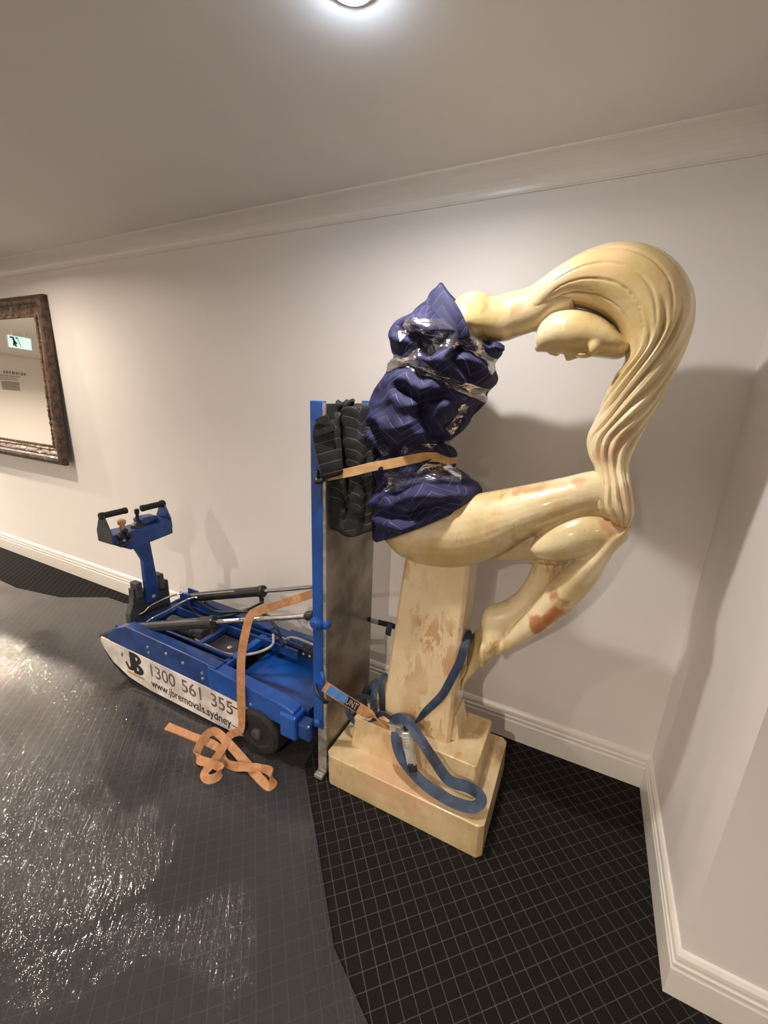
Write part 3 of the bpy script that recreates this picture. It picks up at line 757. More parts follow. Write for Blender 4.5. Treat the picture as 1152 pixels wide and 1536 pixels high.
# ------------------------------------------------------------------ navy blanket round the torso
BST = [(659, 425, 665, 425, .010, .0), (648, 447, 678, 446, .05, .0), (640, 464, 690, 470, .10, .0), (620, 482, 703, 497, .145, .0), (602, 502, 742, 514, .165, .0), (598, 522, 755, 526, .170, .0), (585, 550, 746, 556, .168, .0), (576, 574, 738, 588, .165, .0), (563, 604, 723, 612, .160, .0), (555, 640, 702, 638, .152, .0), (555, 665, 682, 660, .145, .0), (557, 690, 672, 686, .142, .0), (557, 712, 690, 704, .150, .0), (556, 738, 709, 720, .155, .0), (556, 768, 722, 733, .158, .0), (559, 792, 723, 741, .158, .0), (568, 808, 716, 747, .148, .0)]
def uvmesh(name, st, Y0, n, seg, disp, m, parent, sq=1.0, caps=(True, True)):
    vs, fs = loft_geo(st, Y0, n, seg, disp, sq)
    # uv in metres
    me = mesh(name, vs, fs)
    ul = me.uv_layers.new(name='UVMap')
    R = loft_rings(st, Y0, n)
    Ls = [0]
    for i in range(1, n): Ls.append(Ls[-1] + (R[i][0] - R[i - 1][0]).length)
    rad = sum((r[1].length + r[2]) / 2 for r in R) / n
    for p in me.polygons:
        for li in p.loop_indices:
            vi = me.loops[li].vertex_index
            if vi < n * seg:
                i, k = divmod(vi, seg)
                kk = k if not (k == 0 and any(me.loops[j].vertex_index % seg > seg // 2 and me.loops[j].vertex_index < n * seg for j in p.loop_indices)) else seg
                ul.data[li].uv = (kk / seg * 2 * PI * rad, Ls[i])
            else: ul.data[li].uv = (0, 0 if vi == n * seg else Ls[-1])
    bm = bmesh.new(); bm.from_mesh(me); bmesh.ops.recalc_face_normals(bm, faces=bm.faces[:]); bm.to_mesh(me); bm.free()
    return link(name, me, m, parent, True)
# film bands cinch the quilt: (s, angle) tracks given as picture lines
BANDS = [[(572, 556), (610, 536), (650, 518), (690, 510), (722, 513)],
         [(580, 540), (612, 545), (650, 560), (690, 580), (736, 594)],
         [(640, 520), (690, 512), (720, 530), (745, 552)],
         [(556, 682), (600, 676), (650, 670), (680, 666)],
         [(575, 725), (615, 718), (650, 708), (690, 706)]]
def seg_dist(p, poly):
    best = 1e9
    for a, b in zip(poly, poly[1:]):
        ax, ay = a; bx, by = b; dx, dy = bx - ax, by - ay
        t = max(0, min(1, ((p[0] - ax) * dx + (p[1] - ay) * dy) / (dx * dx + dy * dy)))
        best = min(best, math.hypot(p[0] - ax - t * dx, p[1] - ay - t * dy))
    return best
BANDW = [[atY(px, py, YS - 0.13) for px, py in b] for b in BANDS]
BAND2 = [[(v.x, v.z) for v in b] for b in BANDW]
FOLDS = [[(608, 582), (636, 600), (668, 594)], [(638, 602), (634, 630), (646, 658)], [(694, 522), (682, 540), (704, 562)], [(596, 738), (636, 726), (684, 734)], [(572, 764), (616, 772), (668, 756)], [(570, 640), (584, 668), (600, 676)], [(706, 610), (690, 622), (664, 640)], [(618, 500), (640, 512), (650, 530)]]
FOLD2 = [[(v.x, v.z) for v in (atY(px, py, YS - 0.13) for px, py in f)] for f in FOLDS]
def blanket_disp(s, th, p, c, h, d):
    nrm = (h.normalized() * math.cos(th) + Vector((0, math.sin(th), 0))).normalized()
    q = Vector((p.x, p.y, p.z))
    fold = noise.noise(Vector((p.x * 6 + p.z * 5, p.y * 6, p.z * 9))) * 0.024
    fold += (0.5 - abs(noise.noise(Vector((p.x * 11 - p.z * 8, p.y * 9, p.z * 12 + 5))))) * 0.030
    fold += (0.5 - abs(noise.noise(Vector((p.x * 24 + 3, p.y * 20, p.z * 16))))) * 0.010
    dd = min(seg_dist((p.x, p.z), b) for b in BAND2)
    cin = math.exp(-(dd / 0.022) ** 2)
    out = fold * (1 - 0.6 * cin) - 0.020 * cin + 0.010 * math.exp(-((dd - 0.055) / 0.03) ** 2)
    df_ = min(seg_dist((p.x, p.z), b) for b in FOLD2)
    if p.y < YS: out += -0.030 * math.exp(-(df_ / 0.013) ** 2) + 0.010 * math.exp(-((df_ - 0.032) / 0.015) ** 2)
    e = smooth01(s / 0.08) * (0.35 + 0.65 * abs(math.sin(th)))
    return nrm * (out * e)
blanket = empty('moving_blanket', (-0.6, YS, 1.05), 'navy quilted moving blanket wrapped round the torso of the statue', 'blanket')
cover = uvmesh('quilted_cover', BST, YS, 190, 170, blanket_disp, M['navy'], blanket)
# bound hem at the lower edge and doubled-over edge at the back
def ring_pts(st, n, i, k, seg=120, extra=0.0):
    R = loft_rings(st, YS, n); c, h, d = R[i]
    out = []
    for q in range(seg):
        th = 2 * PI * q / seg
        out.append(c + h * (1 + extra / max(h.length, .01)) * math.cos(th) + Vector((0, (d + extra) * math.sin(th), 0)))
    return out
hp = ring_pts(BST, 190, 186, 0, 120, 0.004); hp.append(hp[0])
ribbon('hem_binding', hp, [Vector((-0.2, 0, 1))] * len(hp), 0.020, 0.008, M['navy'], blanket, n=180)
fl = [(578, 572), (566, 600), (558, 640), (556, 675)]
tube('edge_roll', [atY(x - 1, y, YS - 0.07) for x, y in fl], 0.012, M['navy'], blanket, 12, 24)
tube('edge_roll', [atY(x + 9, y, YS - 0.11) for x, y in fl], 0.010, M['navy'], blanket, 12, 24)
# loose corners
def flap(name, pts, Y, Yb, thick, m, parent):
    n = len(pts); A = [atY(x, y, Y + dy) for x, y, dy in pts]
    vs = [a + Vector((0, -thick / 2, 0)) for a in A] + [a + Vector((0, thick / 2, 0)) for a in A]
    bm = bmesh.new(); vv = [bm.verts.new(v) for v in vs]
    bm.faces.new(vv[:n]); bm.faces.new(vv[n:][::-1])
    for i in range(n): bm.faces.new((vv[i], vv[n + i], vv[n + (i + 1) % n], vv[(i + 1) % n]))
    bmesh.ops.recalc_face_normals(bm, faces=bm.faces[:])
    bmesh.ops.bevel(bm, geom=bm.edges[:], offset=thick * 0.3, segments=2, affect='EDGES', profile=0.5)
    bmesh.ops.triangulate(bm, faces=bm.faces[:])
    me = bm_mesh(name, bm); ul = me.uv_layers.new(name='UVMap')
    for lp in me.loops:
        v = me.vertices[lp.vertex_index].co; ul.data[lp.index].uv = (v.x, v.z)
    return link(name, me, m, parent, True)
flap('collar_flap', [(618, 489, .03), (640, 462, .02), (650, 445, .02), (661, 424, .03), (676, 443, .01), (691, 466, -.01), (700, 488, -.015), (706, 506, -.01), (690, 512, 0), (655, 508, 0), (630, 502, .01)], YS - 0.130, 0, 0.022, M['navy'], blanket)
flap('corner_flap', [(712, 512, 0), (740, 512, 0), (760, 516, .01), (752, 533, .01), (735, 528, 0), (712, 524, 0)], YS - 0.05, 0, 0.06, M['navy'], blanket)
flap('corner_flap', [(655, 664, 0), (676, 668, 0), (687, 680, .0), (682, 688, .0), (664, 682, 0), (650, 676, 0)], YS - 0.06, 0, 0.05, M['navy'], blanket)

# ------------------------------------------------------------------ stretch wrap bands
wrap = empty('stretch_wrap', (-0.6, YS, 1.1), 'clear stretch film wound round the navy blanket', 'plastic wrap')
NB = 190
RB = loft_rings(BST, YS, NB)
def blanket_surface(px, py, off=0.004):
    """near-side point of the blanket seen at this place"""
    r = ray(px, py).normalized()
    best = None
    for i in range(0, NB - 1, 1):
        c, h, d = RB[i]
        hl = h.length; hu = h / hl
        # ellipse in plane spanned by hu and y: find Y where the ray's in-plane x matches; use plane through ring along third axis
        nax = hu.cross(Vector((0, 1, 0)))
        den = r.dot(nax)
        if abs(den) < 1e-6: continue
        t = (c - CAMP).dot(nax) / den
        q = CAMP + r * t - c
        u = q.dot(hu) / (hl + off); v = q.y / (d + off)
        e = abs(math.hypot(u, v) - 1)
        if q.y < 0 and (best is None or e < best[0]): best = (e, CAMP + r * t)
    return best[1]
SURF = [(Vector(v.co)) for v in cover.data.vertices]
from mathutils.kdtree import KDTree
from mathutils.bvhtree import BVHTree
_bv = BVHTree.FromPolygons([tuple(v.co) for v in cover.data.vertices], [tuple(p.vertices) for p in cover.data.polygons])
def hit(px, py, off=0.004, miss_y=YS):
    r = ray(px, py).normalized()
    loc, nor, idx, dist = _bv.ray_cast(CAMP, r)
    if loc is None: return None
    if nor.dot(r) > 0: nor = -nor
    return loc + nor * off
def wrap_band(name, poly, wpx, nl=40, nw=9):
    P = catmull([Vector((x, y, 0)) for x, y in poly], nl)
    vs, ok = [], {}
    for i in range(nl):
        t = (P[min(i + 1, nl - 1)] - P[max(i - 1, 0)]).normalized(); nn = Vector((-t.y, t.x, 0))
        ww = wpx * (0.75 + 0.5 * noise.noise(Vector((i * 0.15, wpx, 3.3))))
        for j in range(nw):
            q = P[i] + nn * ((j / (nw - 1) - 0.5) * ww)
            hh = hit(q.x, q.y, 0.005 + 0.003 * noise.noise(Vector((i * 0.4, j * 1.3, wpx))))
            if hh is not None: ok[(i, j)] = len(vs); vs.append(hh)
    fs = []
    for i in range(nl - 1):
        for j in range(nw - 1):
            ks = [(i, j), (i + 1, j), (i + 1, j + 1), (i, j + 1)]
            if all(k in ok for k in ks):
                f = [ok[k] for k in ks]
                if max((vs[f[0]] - vs[f[1]]).length, (vs[f[1]] - vs[f[2]]).length) < 0.06: fs.append(tuple(f))
    return link(name, mesh(name, vs, fs), M['wrap'], wrap, True)
wrap_band('film_band', BANDS[0], 26); wrap_band('film_band', BANDS[1], 24); wrap_band('film_band', BANDS[2], 30)
wrap_band('film_band', BANDS[3], 22); wrap_band('film_band', BANDS[4], 40)
wrap_band('film_band', [(672, 648), (686, 628), (697, 606)], 14); wrap_band('film_band', [(597, 500), (630, 490), (668, 495), (700, 508)], 34)

# ------------------------------------------------------------------ stair-climbing trolley
TN, TF = 1.13, 1.565      # near and far faces
tro = empty('stair_climber_trolley', (-1.5, 1.35, 0), 'blue powered stair-climbing trolley with white side panel and upright mast', 'trolley')
PANEL = [(-2.275, 0.235), (-1.19, 0.222), (-1.165, 0.195), (-1.21, 0.175), (-1.24, 0.13), (-1.225, 0.085), (-1.19, 0.045), (-1.26, 0.030), (-1.88, 0.030), (-2.06, 0.048), (-2.19, 0.10), (-2.262, 0.165), (-2.282, 0.205)]
panel = prism('side_panel', PANEL, 'Y', TN, TN + 0.012, M['white_panel'], tro, 0.002); tag(panel, 'white scuffed side panel with printed lettering')
prism('side_panel', PANEL, 'Y', TF - 0.012, TF, M['white_panel'], tro, 0.002)
def onpanel(u, v, d): return Vector((u, TN - 0.0006 - d, v))
def panel_text(name, s, x0, x1, z0, z1, m, size=0.1, bold=0.0, dz=0.0, **kw):
    me = text_mesh(s, size, name, 0.0004, bold=bold, **kw)
    fit_text(me, x0, x1, z0, z1, lambda u, v, d: onpanel(u, v + dz * (u - x0) / (x1 - x0), d))
    return link(name, me, m, panel)
for word, xa, xb in (('1300', -1.862, -1.676), ('561', -1.628, -1.492), ('355', -1.425, -1.285)):
    panel_text('phone_number', word, xa, xb, 0.131, 0.206, M['brown_ink'], bold=0.0006)
panel_text('web_address', 'www.jbremovals.sydney', -1.872, -1.302, 0.050, 0.112, M['ink'], bold=0.0008, dz=-0.008)
def half_ring(name, cx, cz, rx_o, rz_o, rx_i, rz_i, m, parent):
    n = 14; O = [(cx + rx_o * math.sin(PI * i / n), cz + rz_o * math.cos(PI * i / n)) for i in range(n + 1)]; I = [(cx + rx_i * math.sin(PI * i / n), cz + rz_i * math.cos(PI * i / n)) for i in range(n + 1)]
    vs = [(x, TN - .0009, z) for x, z in O + I] + [(x, TN - .0001, z) for x, z in O + I]; k = n + 1; fs = []
    for i in range(n): fs += [(i, i + 1, k + i + 1, k + i), (2 * k + i, 3 * k + i, 3 * k + i + 1, 2 * k + i + 1), (i, 2 * k + i, 2 * k + i + 1, i + 1), (k + i, k + i + 1, 3 * k + i + 1, 3 * k + i)]
    fs += [(0, k, 3 * k, 2 * k), (n, 2 * k + n, 3 * k + n, k + n)]
    return link(name, mesh(name, vs, fs), m, parent)

panel_text('logo_lettering', 'J', -2.062, -1.995, 0.104, 0.224, M['ink'], bold=0.0035)
def patch(name, pts, m, parent, dep=0.0008):
    return prism(name, pts, 'Y', TN - dep, TN - 0.0001, m, parent)
patch('logo_mark', [(-2.105, 0.168), (-2.095, 0.166), (-2.088, 0.192), (-2.097, 0.198)], M['ink'], panel)
patch('logo_mark', [(-2.078, 0.140), (-2.058, 0.112), (-2.045, 0.122), (-2.062, 0.152)], M['ink'], panel)
patch('logo_lettering', [(-2.008, 0.097), (-1.980, 0.097), (-1.980, 0.226), (-2.008, 0.226)], M['ink'], panel)
half_ring('logo_lettering', -1.981, 0.194, 0.046, 0.032, 0.016, 0.012, M['ink'], panel); half_ring('logo_lettering', -1.981, 0.131, 0.056, 0.034, 0.018, 0.013, M['ink'], panel)
patch('logo_bar', [(-2.07, 0.078), (-1.925, 0.078), (-1.925, 0.092), (-2.07, 0.092)], M['gold'], panel)
patch('panel_slot', [(-1.30, 0.180), (-1.215, 0.176), (-1.215, 0.184), (-1.30, 0.186)], M['ink'], panel)
patch('panel_slot', [(-1.30, 0.072), (-1.20, 0.062), (-1.20, 0.066), (-1.30, 0.076)], M['ink'], panel)
# rubber tracks
def track(y0, y1):
    path = [(-2.24, 0.235), (-2.275, 0.215), (-2.27, 0.165), (-2.20, 0.085), (-2.08, 0.030), (-1.90, 0.012), (-1.6, 0.012), (-1.28, 0.012), (-1.20, 0.03), (-1.19, 0.10), (-1.23, 0.20), (-1.3, 0.225), (-1.8, 0.235)]
    P = catmull([Vector((x, 0, z)) for x, z in path], 120, True)
    vs, fs = [], []; n = len(P)
    for i, p in enumerate(P):
        t = (P[(i + 1) % n] - P[i - 1]).normalized(); nr = Vector((-t.z, 0, t.x))
        lug = 0.006 if (i % 4) < 2 else 0.0
        inn, out = p - nr * (-0.005), p - nr * (0.006 + lug)
        if out.z < 0.0012: out = Vector((out.x, 0, 0.0012))
        for q, y in ((inn, y0), (out, y0), (out, y1), (inn, y1)): vs.append(Vector((q.x, y, q.z)))
    for i in range(n):
        j = (i + 1) % n
        for k in range(4):
            k2 = (k + 1) % 4; fs.append((i * 4 + k, i * 4 + k2, j * 4 + k2, j * 4 + k))
    me = mesh('rubber_track', vs, fs)
    bm = bmesh.new(); bm.from_mesh(me); bmesh.ops.recalc_face_normals(bm, faces=bm.faces[:]); bm.to_mesh(me); bm.free()
    return link('rubber_track', me, M['rubber'], tro)
track(TN + 0.006, TN + 0.085); track(TF - 0.085, TF - 0.006)
# side beams
def beam(y0, y1, near):
    b1 = prism('side_beam', [(-2.20, 0.232), (-1.38, 0.222), (-1.38, 0.352), (-1.55, 0.362), (-2.03, 0.372), (-2.13, 0.33), (-2.22, 0.27)], 'Y', y0, y1, M['blue'], tro, 0.004)
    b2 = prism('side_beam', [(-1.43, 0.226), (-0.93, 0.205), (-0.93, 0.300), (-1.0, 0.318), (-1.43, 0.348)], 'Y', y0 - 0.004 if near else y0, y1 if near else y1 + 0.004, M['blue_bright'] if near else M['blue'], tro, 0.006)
    if near:
        for x, z in ((-1.86, .305), (-1.86, .272), (-1.72, .315), (-1.60, .305), (-1.47, .295), (-1.47, .265), (-1.17, .245)):
            lathe_tube('bolt', (x, y0, z), (x, y0 - 0.006, z), [(0, .008), (.004, .008), (.006, .004)], M['galv'], b1 if x < -1.4 else b2, 10)
beam(TN + 0.002, TN + 0.058, True); beam(TF - 0.058, TF - 0.002, False)
# wheels
def wheel(x, y, z, r, wd):
    wd2 = wd / 2
    w_ = lathe_tube('wheel', (x, y - wd2, z), (x, y + wd2, z), [(0.006, r * 0.52), (0.0, r * 0.60), (0.0, r * 0.82), (0.010, r * 0.95), (wd2, r), (wd - 0.010, r * 0.95), (wd, r * 0.82), (wd, r * 0.5)], M['rubber'], tro, 40)
    lathe_tube('hub', (x, y - wd2 + 0.012, z), (x, y - wd2 - 0.02, z), [(0, r * 0.52), (0.004, r * 0.50), (0.004, r * 0.22), (0.02, r * 0.20), (0.024, r * 0.12)], M['dark_steel'], w_, 24)
    return w_
wheel(-1.125, 1.172, 0.120, 0.120, 0.125); wheel(-1.125, 1.535, 0.118, 0.118, 0.06)
lathe_tube('axle', (-1.125, 1.2, .118), (-1.125, 1.52, .118), [(0, .014), (.32, .014)], M['steel'], tro, 12)
# deck, cross bars, brackets
box('deck_plate', (-1.36, 1.215, 0.235), (-0.90, 1.50, 0.245), M['blue_bright'], tro, 0.002)
box('deck_rim', (-1.40, 1.190, 0.225), (-0.90, 1.215, 0.275), M['blue'], tro, 0.003)
box('deck_rim', (-1.40, 1.50, 0.225), (-0.90, 1.525, 0.29), M['blue'], tro, 0.003)
box('cross_bar', (-1.425, 1.19, 0.285), (-1.385, 1.51, 0.325), M['blue_bright'], tro, 0.004)
box('cross_bar', (-0.965, 1.19, 0.205), (-0.905, 1.51, 0.265), M['blue_bright'], tro, 0.004)
box('cross_bar', (-2.13, 1.19, 0.24), (-2.06, 1.51, 0.31), M['blue'], tro, 0.004)
box('hinge_block', (-1.0, 1.118, 0.165), (-0.915, 1.20, 0.285), M['blue_bright'], tro, 0.010)
box('hinge_block', (-0.915, 1.128, 0.180), (-0.85, 1.185, 0.262), M['blue'], tro, 0.012)
box('motor_cover', (-1.85, 1.27, 0.235), (-1.45, 1.43, 0.285), M['dark_steel'], tro, 0.008)
box('battery_box', (-2.02, 1.22, 0.10), (-1.45, 1.48, 0.235), M['plastic'], tro, 0.008)
for y in (1.205, 1.245): box('inner_rail', (-2.05, y, 0.285), (-1.40, y + 0.014, 0.335), M['blue'], tro, 0.003)
for y in (1.44, 1.485): box('inner_rail', (-2.05, y, 0.285), (-1.15, y + 0.014, 0.335), M['blue'], tro, 0.003)
for x0_, x1_ in ((-2.0, -1.62), (-1.62, -1.24)): prism('lift_arm', [(x0_, .255), (x0_ + .04, .245), (x1_, .345), (x1_ - .03, .36)], 'Y', 1.455, 1.470, M['blue'], tro, 0.002)
box('cross_bar', (-1.66, 1.26, 0.30), (-1.63, 1.44, 0.325), M['blue'], tro, 0.003)
for x_ in (-1.80, -1.52): lathe_tube('motor_bolt', (x_, 1.35, .285), (x_, 1.35, .295), [(0, .014), (.006, .014), (.010, .006)], M['galv'], tro, 8)
lathe_tube('drive_motor', (-1.98, 1.35, .30), (-1.70, 1.35, .30), [(0, .03), (.01, .045), (.20, .045), (.21, .036), (.28, .036)], M['dark_steel'], tro, 20)
tube('side_tube', [(-1.30, 1.575, 0.315), (-0.88, 1.575, 0.315)], 0.024, M['blue_bright'], tro, 16)
bx_ = box('cable_chain', (-1.25, 1.475, 0.285), (-0.92, 1.525, 0.330), M['plastic'], tro, 0.006)
for i in range(8):
    x = -1.22 + i * 0.04
    lathe_tube('chain_pin', (x, 1.475, 0.305), (x, 1.470, 0.305), [(0, .006), (.004, .006), (.005, .003)], M['white_print'], bx_, 8)
box('cable_gland', (-1.31, 1.47, 0.285), (-1.25, 1.525, 0.335), M['galv'], tro, 0.008)
# hydraulic cylinders
def hyd(a, b, frac, r, near=True):
    a = Vector(a); b = Vector(b); d = b - a; ln = d.length; d.normalize(); lb = ln * frac
    c_ = lathe_tube('cylinder', a, b, [(-.02, r * .7), (0, r), (lb - 0.03, r), (lb - .03, r * 1.18), (lb - 0.004, r * 1.18), (lb, r * 1.0), (lb, r * .5)], M['cyl'], tro, 24)
    lathe_tube('rod', a + d * (lb - 0.01), b, [(0, r * .42), (ln - lb + 0.01 - .03, r * .42)], M['chrome'], c_, 16)
    e = b - d * 0.02
    lathe_tube('rod_eye', b - d * 0.075, b, [(0, r * .55), (.01, r * .72), (.045, r * .72), (.05, r * .5), (.075, r * .5)], M['plastic'], c_, 16)
    u = d.cross(Vector((0, 1, 0))).normalized(); u = u if u.z < 0 else -u
    p = a + d * (lb - 0.035)
    lathe_tube('port', p + u * r * 0.8, p + u * (r + .03), [(0, .010), (.02, .010), (.02, .013), (.032, .013)], M['plastic'], c_, 12)
    return c_
hyd((-2.155, 1.205, 0.285), (-0.845, 1.205, 0.748), 0.545, 0.027)
hyd((-2.02, 1.525, 0.365), (-0.845, 1.525, 0.755), 0.50, 0.027)
for y in (1.165, 1.235): prism('cylinder_lug', [(-2.20, 0.24), (-2.10, 0.24), (-2.12, 0.315), (-2.18, 0.325)], 'Y', y, y + 0.010, M['blue'], tro, 0.002)
box('cylinder_lug', (-2.07, 1.49, 0.32), (-1.98, 1.50, 0.405), M['blue'], tro, 0.004)
box('cylinder_lug', (-2.07, 1.548, 0.32), (-1.98, 1.558, 0.405), M['blue'], tro, 0.004)
# hoses and pipes
tube('hydraulic_hose', [(-1.93, 1.50, .38), (-1.75, 1.48, .37), (-1.55, 1.47, .43), (-1.40, 1.47, .46), (-1.30, 1.46, .42), (-1.24, 1.44, .33)], .008, M['plastic'], tro, 10, 40)
tube('hydraulic_hose', [(-2.0, 1.49, .34), (-1.8, 1.42, .35), (-1.6, 1.47, .40), (-1.43, 1.515, .50)], .007, M['plastic'], tro, 10, 40)
tube('metal_pipe', [(-2.17, 1.26, .33), (-2.12, 1.29, .35), (-2.09, 1.33, .39), (-2.07, 1.45, .40), (-2.03, 1.52, .40)], .006, M['chrome'], tro, 10, 40)
tube('metal_pipe', [(-2.03, 1.24, .31), (-2.02, 1.26, .35), (-2.0, 1.36, .365), (-1.98, 1.46, .385), (-1.93, 1.50, .40), (-1.90, 1.52, .36)], .006, M['chrome'], tro, 10, 40)
tube('electric_cable', [(-1.72, 1.30, .30), (-1.6, 1.28, .31), (-1.48, 1.29, .30), (-1.36, 1.34, .31), (-1.30, 1.42, .33), (-1.33, 1.47, .36)], .007, M['grey_cable'], tro, 10, 40)
tube('electric_cable', [(-1.28, 1.49, .33), (-1.22, 1.50, .36), (-1.10, 1.51, .35), (-0.95, 1.51, .34)], .006, M['grey_cable'], tro, 10, 30)
tube('electric_cable', [(-1.60, 1.50, .42), (-1.48, 1.50, .46), (-1.38, 1.50, .45), (-1.32, 1.49, .40)], .004, M['grey_cable'], tro, 8, 30)
# control column
CX = -2.15
prism('column_bracket', [(1.225, .27), (1.475, .27), (1.475, .475), (1.455, .478), (1.445, .46), (1.30, .47), (1.28, .50), (1.262, .50), (1.255, .42), (1.225, .36)], 'X', CX - 0.03, CX + 0.012, M['dark_steel'], tro, 0.003)
for y in (1.272, 1.405): box('bracket_ear', (CX - 0.03, y, .44), (CX + 0.03, y + 0.035, .535), M['dark_steel'], tro, 0.006)
prism('control_stem', [(1.318, .40), (1.385, .40), (1.39, .50), (1.375, .74), (1.37, .80), (1.285, .80), (1.288, .745), (1.322, .66), (1.318, .50)], 'X', CX + 0.012, CX + 0.045, M['blue'], tro, 0.004)
lathe_tube('pivot_bolt', (CX + 0.045, 1.352, .43), (CX + 0.055, 1.352, .43), [(0, .010), (.006, .010), (.008, .005)], M['galv'], tro, 10)
head = prism('control_head', [(1.175, .800), (1.262, .745), (1.515, .765), (1.515, .83), (1.49, .86), (1.45, .862), (1.44, .848), (1.30, .845), (1.175, .850)], 'X', CX - 0.07, CX + 0.05, M['blue'], tro, 0.004)
for y0, y1, top in ((1.172, 1.205, .955), (1.488, 1.518, .945)):
    prism('handle_bracket', [(CX - 0.075, .80), (CX + 0.05, .80), (CX + 0.045, .86), (CX + .0, top), (CX - 0.03, top), (CX - 0.075, .86)], 'Y', y0 + (0 if y0 < 1.3 else .022), y0 + 0.008 + (0 if y0 < 1.3 else .022), M['blue'] if y0 > 1.3 else M['dark_steel'], head, 0.002)
lathe_tube('hand_grip', (CX - .015, 1.165, .945), (CX - .015, 1.305, .945), [(0, .016), (.004, .019), (.02, .019), (.022, .016), (.12, .016), (.125, .018), (.138, .017), (.14, .012)], M['rubber'], head, 16)
lathe_tube('hand_grip', (CX - .015, 1.525, .935), (CX - .015, 1.385, .935), [(0, .018), (.006, .021), (.02, .021), (.022, .017), (.12, .017), (.125, .019), (.138, .018), (.14, .012)], M['rubber'], head, 16)
js = lathe_tube('joystick', (CX, 1.345, .845), (CX, 1.350, .945), [(0, .038), (.012, .034), (.022, .022), (.03, .010), (.07, .008), (.072, .012), (.095, .013), (.10, .008)], M['plastic'], head, 16)
lathe_tube('stop_button', (CX - .02, 1.272, .845), (CX - .02, 1.272, .90), [(0, .014), (.03, .012), (.03, .020), (.05, .020), (.055, .014)], M['orange_knob'], head, 16)
prism('control_panel', [(1.36, .848), (1.46, .862), (1.45, .885), (1.38, .892), (1.35, .88)], 'X', CX - .05, CX + .02, M['blue'], head, 0.004)
for y, z, r in ((1.215, .835, .02), (1.24, .86, .014), (1.198, .805, .013), (1.255, .83, .016)):
    lathe_tube('switch', (CX + .045, y, z), (CX + .068, y, z), [(0, r), (.012, r), (.016, r * .7), (.022, r * .6)], M['plastic'], head, 12)
lathe_tube('switch_key', (CX + .06, 1.222, .815), (CX + .074, 1.222, .815), [(0, .006), (.012, .005)], M['galv'], head, 8)
tube('control_cable', [(CX + .03, 1.20, .80), (CX + .06, 1.21, .785), (CX + .06, 1.25, .80), (CX + .05, 1.27, .825)], .007, M['plastic'], head, 8, 20)
# mast
mast = box('mast_post', (-0.845, 1.152, 0.255), (-0.800, 1.185, 1.567), M['blue_bright'], tro, 0.003)
box('mast_post', (-0.845, 1.500, 0.255), (-0.800, 1.533, 1.567), M['blue_bright'], tro, 0.003)
box('mast_angle', (-0.828, 1.158, 0.03), (-0.787, 1.164, 1.562), M['galv'], tro, 0.001)
box('mast_angle', (-0.828, 1.527, 0.03), (-0.787, 1.533, 1.562), M['galv'], tro, 0.001)
bp_ = box('back_plate', (-0.793, 1.164, 0.075), (-0.787, 1.527, 1.560), M['steel'], tro, 0.001); tag(bp_, 'bare brushed steel back plate')
box('mast_rung', (-0.84, 1.185, 1.50), (-0.80, 1.50, 1.54), M['blue'], tro, 0.003)
box('mast_rung', (-0.84, 1.185, 0.72), (-0.80, 1.50, 0.76), M['blue'], tro, 0.003)
box('mast_rung', (-0.84, 1.185, 0.30), (-0.80, 1.50, 0.34), M['blue'], tro, 0.003)
box('toe_edge', (-0.835, 1.135, 0.006), (-0.795, 1.545, 0.024), M['galv'], tro, 0.003)
lathe_tube('pivot_boss', (-0.822, 1.152, .748), (-0.822, 1.128, .748), [(0, .026), (.014, .026), (.018, .016), (.024, .014)], M['blue_bright'], mast, 18)
lathe_tube('pivot_pin', (-0.80, 1.165, .742), (-0.775, 1.165, .742), [(0, .018), (.018, .018), (.024, .012)], M['blue_bright'], mast, 14)
lathe_tube('foot_bolt', (-0.822, 1.152, .285), (-0.822, 1.14, .285), [(0, .018), (.006, .018), (.012, .008)], M['blue_bright'], mast, 14)
tube('lashing_ring', [(-0.80, 1.150, .535), (-0.785, 1.135, .53), (-0.785, 1.135, .495), (-0.80, 1.148, .485)], .007, M['blue_bright'], mast, 8, 16)
tube('hook', [(-0.835, 1.15, .465), (-0.81, 1.13, .45), (-0.79, 1.13, .435), (-0.775, 1.135, .42), (-0.775, 1.15, .405), (-0.79, 1.15, .40)], .007, M['plastic'], mast, 8, 24)
tube('hook', [(-0.818, 1.152, 1.335), (-0.816, 1.140, 1.312), (-0.806, 1.135, 1.302), (-0.794, 1.138, 1.306), (-0.785, 1.15, 1.315)], .009, M['plastic'], mast, 8, 24)

# ------------------------------------------------------------------ black folded blanket
bb = empty('folded_blanket', (-0.74, 1.36, 1.1), 'black quilted blanket folded thick and hung between steel plate and statue', 'blanket')
def u_arm(name, st, n=70, seg=64, seed=0.0):
    def disp(s, th, p, c, h, d):
        nrm = (h.normalized() * math.cos(th) + Vector((0, math.sin(th), 0))).normalized()
        k = noise.noise(Vector((p.x * 14, p.y * 5, p.z * 8 + seed))) * 0.006 + (0.5 - abs(noise.noise(Vector((p.x * 20, p.y * 8, p.z * 22 + seed))))) * 0.005
        return nrm * k * smooth01(s / .05) * smooth01((1 - s) / .05)
    return uvmesh(name, st, 1.355, n, seg, disp, M['black_quilt'], bb, 0.45)
def fold_at(pts, seed):
    st = []
    for x0, x1, y, d in pts:
        # outline points at the near face; shift to the centre plane depth of the stack
        a = atY(x0, y, 1.205); b = atY(x1, y, 1.205)
        st.append((a, b, d))
    return st
